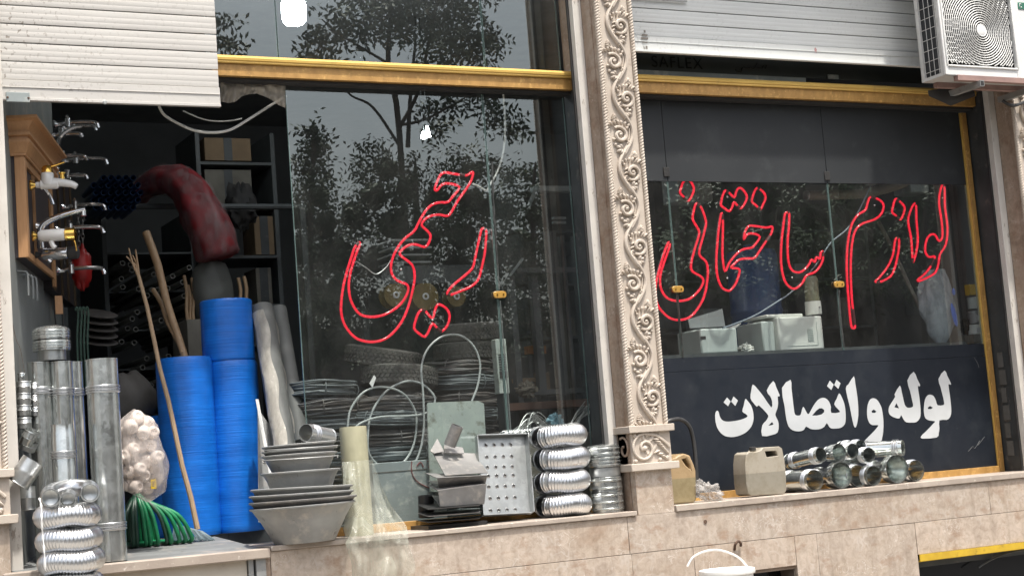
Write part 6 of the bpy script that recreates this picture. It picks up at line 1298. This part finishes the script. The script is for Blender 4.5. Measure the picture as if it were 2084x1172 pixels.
MB().lathe([(.001, 0), (r * 1.1, 0), (r * 1.12, .01), (r * 1.1, zz[1] - zz[0])], (p.x, .72, zz[0]), n=20).build('base', CRM, dp); MB().lathe([(r, 0), (r, zz[2] - zz[1] - .02), (r * .85, zz[2] - zz[1]), (.001, zz[2] - zz[1])], (p.x, .72, zz[1]), n=20).build('tank', pm('tank_liquid', (.24, .24, .16), (.20, .20, .13), 8, rough=.25), dp); MB().lathe([(.008, 0), (.006, .006), (.001, .007)], (p.x + .01, .72 - r * 1.1, (zz[0] + zz[1]) / 2), (0, -1, 0), 10).build('button', CHROME, dp)
stick('wooden_stick', 'wooden stick leaning diagonally behind the right pane', 'stick', at(1912, 708, .75), at(1788, 450, 1.15), .016, m_wood('grey_stick', (.17, .15, .12), (.22, .20, .16)))
FB = m_film('logo_bag', (.62, .68, .72), .5, .2, 24, .5); BLP2 = pm('blue_print', (.02, .10, .50), (.03, .13, .55), 20, rough=.35)
a = at(1912, 695, .62); w0 = at(1878, 640, .62).x; w1 = at(1958, 640, .62).x; zt = at(1915, 548, .62).z
def lb_(u, v):
    ang = 2 * math.pi * u; wv = math.sin(math.pi * min(1, .18 + .80 * v)) ** .6; k = 1 + .25 * noise.noise(V((math.cos(ang) * 2, math.sin(ang) * 2, v * 5)))
    return V(((w0 + w1) / 2 + (w1 - w0) / 2 * wv * math.cos(ang) * k * (1 - .25 * (1 - v)), .66 + .07 * wv * math.sin(ang) * k, DZ + .002 + (zt - DZ) * (1 - v)))
lbg = T('plastic_bag', 'clear plastic bag with blue print on the desk at the right', 'bag', (a.x, .66, DZ)); MB().grid(lb_, 30, 22, True).build('film', FB, lbg, ang=60)
p = at(1945, 640, .56); MB().ell((p.x, .575, p.z), .022, .01, .085, Matrix.Rotation(R(-10), 3, 'Y')).build('blue_print', BLP2, lbg); p = at(1944, 593, .56); MB().ell((p.x, .575, p.z), .014, .008, .025).build('blue_print', BLP2, lbg)
lump('white_packet', 'white packet filling inside the printed plastic bag', 'packet', ((w0 + w1) / 2, .66, DZ + .14), .075, .04, .13, pm('packet_white', (.50, .53, .54), rough=.5), .25, 2)
for i, (y0, y1, mt, w_) in enumerate(((660, 680, CRM, 'lowest white lidded'), (632, 658, ZINC, 'middle grey'), (604, 628, CRMG, 'upper pale'))):
    c = at(1986, y1, .62); r = 15 * mpp(c); t = T('paint_tin', w_ + ' tin of the pile beside the gold window frame', 'tin', c, 'tins by the window frame'); h_ = at(1986, y0, .62).z - c.z
    MB().lathe([(.001, 0), (r, 0), (r, h_ * .8), (r * 1.04, h_ * .82), (r * 1.04, h_ * .95), (.001, h_ * .95)], c, n=22).build('body', mt, t); MB().box((c.x - r * .6, .62 - r * 1.03, c.z + h_ * .15), (c.x + r * .5, .62 - r * .9, c.z + h_ * .6)).build('label_paper', WHITEV, t)
one(MB().box((at(1970, 690, .62).x, .56, DZ + .001), (at(2004, 690, .62).x, .72, at(1986, 681, .62).z)).build('tin_stand', CARDG), 'small dark box under the pile of tins', 'box')
one(MB().box(at(1975, 600, .60), at(2003, 578, .60) + V((0, .05, 0))).build('yellow_tool', YEL), 'yellow tool body resting on the topmost tin', 'tool')
lump('wire_bundle', 'dark wire bundle between the printed bag and the tins', 'bundle', at(1965, 665, .66), .03, .04, .05, RUBBER, .5, 5)
flex('beige flexible duct hanging under the vinyl band in the right shop', [at(1640, 398, 1.1), at(1690, 397, 1.1), at(1745, 395, 1.1), at(1790, 388, 1.1), at(1835, 374, 1.1), at(1860, 358, 1.1)], .034, pm('beige_duct', (.26, .24, .19), rough=.6), 16)
a, b = at(1378, 374, 1.3), at(1452, 410, 1.3); one(MB().box((a.x, 1.3, b.z), (b.x, 1.5, a.z + .06)).build('left_sky_patch', PALE, bev=.01), 'added pale box imitating a mirrored sky patch at the left end of the right neon sign', 'sky patch')  # added box, its pale colour stands in for sky mirrored in the pane
a, b = at(1852, 372, 1.5), at(1892, 392, 1.5); one(MB().box((a.x, 1.5, b.z), (b.x, 1.7, a.z + .06)).build('right_sky_patch', PALE, bev=.01), 'added pale box imitating a mirrored sky patch at the right end of the right neon sign', 'box')  # second added box, imitates the small bright sky reflection here
hk2 = at(1775, 373, .8); one(MB().box(hk2 + V((-.035, 0, -.012)), hk2 + V((.035, .03, .01))).build('cable_holder', PALE), 'small pale holder at the top of the blue grey cable', 'holder')
sh = T('shelf_unit', 'dark shelf unit deep behind the right neon sign', 'shelf unit', (7, 3, 1.442))
for zz in (2.2, 2.6, 3.0, 3.4): MB().box((5.6, 2.6, zz), (8.9, 3.0, zz + .02)).build('shelf', RK, sh)
for xx in (5.6, 6.7, 7.8, 8.86): MB().box((xx, 2.6, 1.442), (xx + .03, 3.0, 3.9)).build('upright', RK, sh)
random.seed(31)
for i in range(14):
    x = 5.75 + .22 * i + random.uniform(-.03, .03); zz = (2.22, 2.62, 3.02)[i % 3]; h_ = random.uniform(.12, .28); w_ = random.uniform(.1, .16)
    one(MB().box((x - w_ / 2, 2.63, zz + .001), (x + w_ / 2, 2.9, zz + h_)).build('stock_box', (CARD, CARDG, RK, PALE)[i % 4], bev=.003), 'small stock box on the dark shelves behind the right neon sign', 'box', 'stock boxes on the dark shelves')
# ================================================================== across the street: trees and a house front, seen mirrored in the panes
YV = 15.0
def vr(x, y, Yv=YV): p = at(x, y, Yv); return V((p.x, 2 * GL - Yv, p.z))
BARK = pm('bark', (.075, .06, .045), (.05, .04, .03), 12, rough=.9, bump=.5, bscale=30)
LEAF = [pm('leaf_dark', (.028, .050, .018), (.042, .075, .026), 3, rough=.55), pm('leaf_mid', (.045, .080, .028), (.03, .06, .02), 3, rough=.55)]
def leaves(mb, c, rad, n, ls, droop=.35):
    for _ in range(n):
        while True:
            d = V((random.uniform(-1, 1), random.uniform(-1, 1), random.uniform(-1, 1)))
            if d.length < 1: break
        p = V((c.x + d.x * rad, c.y + d.y * rad * .8, c.z + d.z * rad * .85)); ax = V((random.uniform(-1, 1), random.uniform(-1, 1), random.uniform(-.9, .5) - droop)).normalized()
        L_ = random.uniform(.25, .5); sd = ax.cross(V((random.uniform(-1, 1), random.uniform(-1, 1), random.uniform(-1, 1)))).normalized(); up = ax.cross(sd)
        for k in range(5):                                       # leaflets along a short twig
            o = p + ax * (L_ * k / 5); s_ = sd if k % 2 else -sd; tip = o + (ax * .5 + s_ * .8).normalized() * ls * random.uniform(.8, 1.2); m_ = (o + tip) / 2; wv = (tip - o).cross(up).normalized() * ls * .2
            mb.add([o, m_ + wv, tip, m_ - wv], [(0, 1, 2, 3)])
def tree(lab, base, limbs, blobs, name='street_tree', ls=.125, dens=1.0, trunk=.09):
    t = T(name, lab, 'tree', base); b = V(base)
    tr_ = MB()
    for L, r0, r1 in limbs:
        P = smooth(L, 5); tr_.tube(P, [r0 + (r1 - r0) * i / (len(P) - 1) for i in range(len(P))], 7)
    tr_.build('trunk', BARK, t)
    mb = MB(); k = mpp(at(800, 200, YV))
    for x, y, r in blobs: leaves(mb, vr(x, y, YV + random.uniform(-.8, .8)), r * k, int(dens * max(14, (r * k) ** 2 * 170)), ls)
    if dens > 2.2:                                              # the thick inner mass of a bush, with a broken surface
        for x, y, r in [q_ for q_ in blobs if q_[2] > 37]:
            c = vr(x, y, YV + .2); R0 = r * k * .50
            def inner(u, v):
                a_, b_ = 2 * math.pi * u, math.pi * v; d = V((math.sin(b_) * math.cos(a_), math.sin(b_) * math.sin(a_), math.cos(b_))); return c + d * (R0 * (1 + .45 * noise.noise(d * 3 + c * 3)))
            mb.grid(inner, 14, 9, True)
    mb.build('crown', LEAF[0], t, ang=0)
random.seed(17)
g = vr(830, 600); g.z = 0; J = vr(812, 262); J2 = vr(790, 130)
tree('tall slender street tree mirrored in the left panes', g, [([g, V((g.x, g.y, 3)), J, J2, vr(800, 0), vr(820, -120)], .065, .025), ([J, vr(850, 190), vr(870, 100), vr(890, 0)], .035, .02), ([J + V((0, 0, -.3)), vr(760, 220), vr(715, 195), vr(690, 165)], .028, .010), ([vr(812, 255), vr(860, 245), vr(920, 215), vr(960, 190)], .028, .01), ([J2, vr(740, 100), vr(690, 70), vr(655, 40)], .025, .01), ([vr(830, 300), vr(835, 200), vr(845, 90)], .04, .02)],
     [(740, 40, 62), (800, 20, 75), (870, 30, 80), (930, 45, 70), (890, 95, 55), (960, 90, 48), (660, 78, 30), (690, 30, 40), (648, 70, 22), (1005, 78, 24), (980, 130, 34), (840, -70, 130), (930, -60, 110), (740, -60, 90), (650, 112, 26), (620, 110, 16), (880, 215, 26), (930, 200, 34), (985, 195, 36), (1010, 230, 26), (1045, 250, 18), (890, 260, 24), (455, 40, 20), (460, 85, 12)], dens=1.9)
bl = []
for x, y, r in ((640, 300, 22), (618, 330, 24), (655, 345, 28), (610, 385, 34), (650, 400, 40), (600, 440, 50), (660, 460, 50), (610, 510, 60), (670, 520, 60), (600, 590, 60), (660, 610, 60), (620, 680, 66)): bl.append((x, y, r))
tree('bushy young tree mirrored at the left edge of the glass', vr(632, 900) * 1, [([V((vr(632, 900).x, vr(632, 900).y, 0)), vr(632, 500), vr(640, 300), vr(636, 250)], .07, .012)], bl + [(630, 262, 8), (640, 282, 12)], ls=.11, dens=2.6)
bl = [(760, 300, 34), (738, 345, 36), (790, 345, 42), (850, 330, 34), (830, 385, 50), (760, 400, 52), (900, 350, 36), (940, 310, 34), (960, 350, 40), (890, 410, 56), (960, 410, 50), (720, 440, 50), (800, 460, 56), (870, 480, 56), (940, 480, 56), (1000, 330, 24), (690, 520, 60), (770, 530, 60), (850, 540, 60), (930, 545, 60), (1000, 520, 55), (1000, 420, 45)] + [(700 + 75 * i, 610 + 15 * (i % 2), 62) for i in range(5)] + [(690 + 80 * i, 690, 66) for i in range(5)]
tree('dense bushy tree mirrored behind the left neon name', vr(850, 900), [([V((vr(850, 900).x, vr(850, 900).y, 0)), vr(850, 500), vr(845, 330)], .10, .02)], bl, ls=.11, dens=2.6)
for cx, lab in ((1085, 'slim bushy tree mirrored near the middle rail'),):
    tree(lab, vr(cx, 900), [([V((vr(cx, 900).x, vr(cx, 900).y, 0)), vr(cx, 500), vr(cx + 5, 330)], .08, .015)], [(1040, 350, 22), (1080, 345, 20), (1055, 390, 34), (1100, 385, 26), (1030, 430, 40), (1090, 440, 44), (1120, 420, 22), (1060, 500, 60), (1120, 500, 50), (1070, 560, 60), (1140, 560, 60), (1150, 470, 40), (1080, 640, 66), (1150, 650, 66)], ls=.11, dens=2.5)
for i, cx in enumerate((1430, 1580, 1720, 1880)):
    b0 = vr(cx, 900); b0.z = 0
    tree(('first', 'second', 'third', 'last')[i] + ' round tree of the row mirrored in the right-hand window', b0, [([b0, vr(cx, 560), vr(cx + 4, 420)], .10, .03)], [(cx + dx, y, r) for dx, y, r in ((-50, 440, 44), (0, 400, 52), (50, 440, 44), (-70, 500, 50), (0, 480, 60), (70, 500, 50), (-40, 560, 60), (40, 560, 60), (10, 360, 34))], ls=.13, dens=1.3)
HB = pm('house_brick', (.055, .045, .038), (.04, .034, .03), 6, rough=.9); hy = -18.2
hs2 = T('far_house', 'dark brick house across the street mirrored behind the trees', 'house', (14, hy, 0))
XB = at(1460, 400, .84 - hy).x
MB().box((-14, hy - 5, 0), (XB - .02, hy, 4.1)).build('wall', HB, hs2); MB().box((-14.2, hy - 5.2, 4.1), (XB - .03, hy + .25, 4.3)).build('cornice', DARKM, hs2)
hs3 = T('far_house', 'tall dark brick house across the street mirrored in the right-hand window', 'house', (XB + 8, hy, 0)); MB().box((XB, hy - 6, 0), (34, hy + .1, 9.5)).build('wall', HB, hs3); MB().box((XB - .2, hy - 6.2, 9.5), (34.2, hy + .4, 9.8)).build('cornice', DARKM, hs3)
for i in range(4):
    for zz in (1.2, 4.2, 7.0): MB().box((XB + 1.2 + 3.3 * i, hy + .102, zz), (XB + 2.6 + 3.3 * i, hy + .13, zz + 1.7)).build('window', bpy.data.materials['basement_glass'], hs3)
for i in range(9):
    x = -12 + 3.3 * i; wdw = MB().box((x, hy + .002, 1.2), (x + 1.3, hy + .03, 2.9)).build('window', bpy.data.materials['basement_glass'], hs2); MB().box((x - .08, hy + .031, 1.1), (x + 1.38, hy + .12, 1.19)).build('sill', DARKM, wdw)
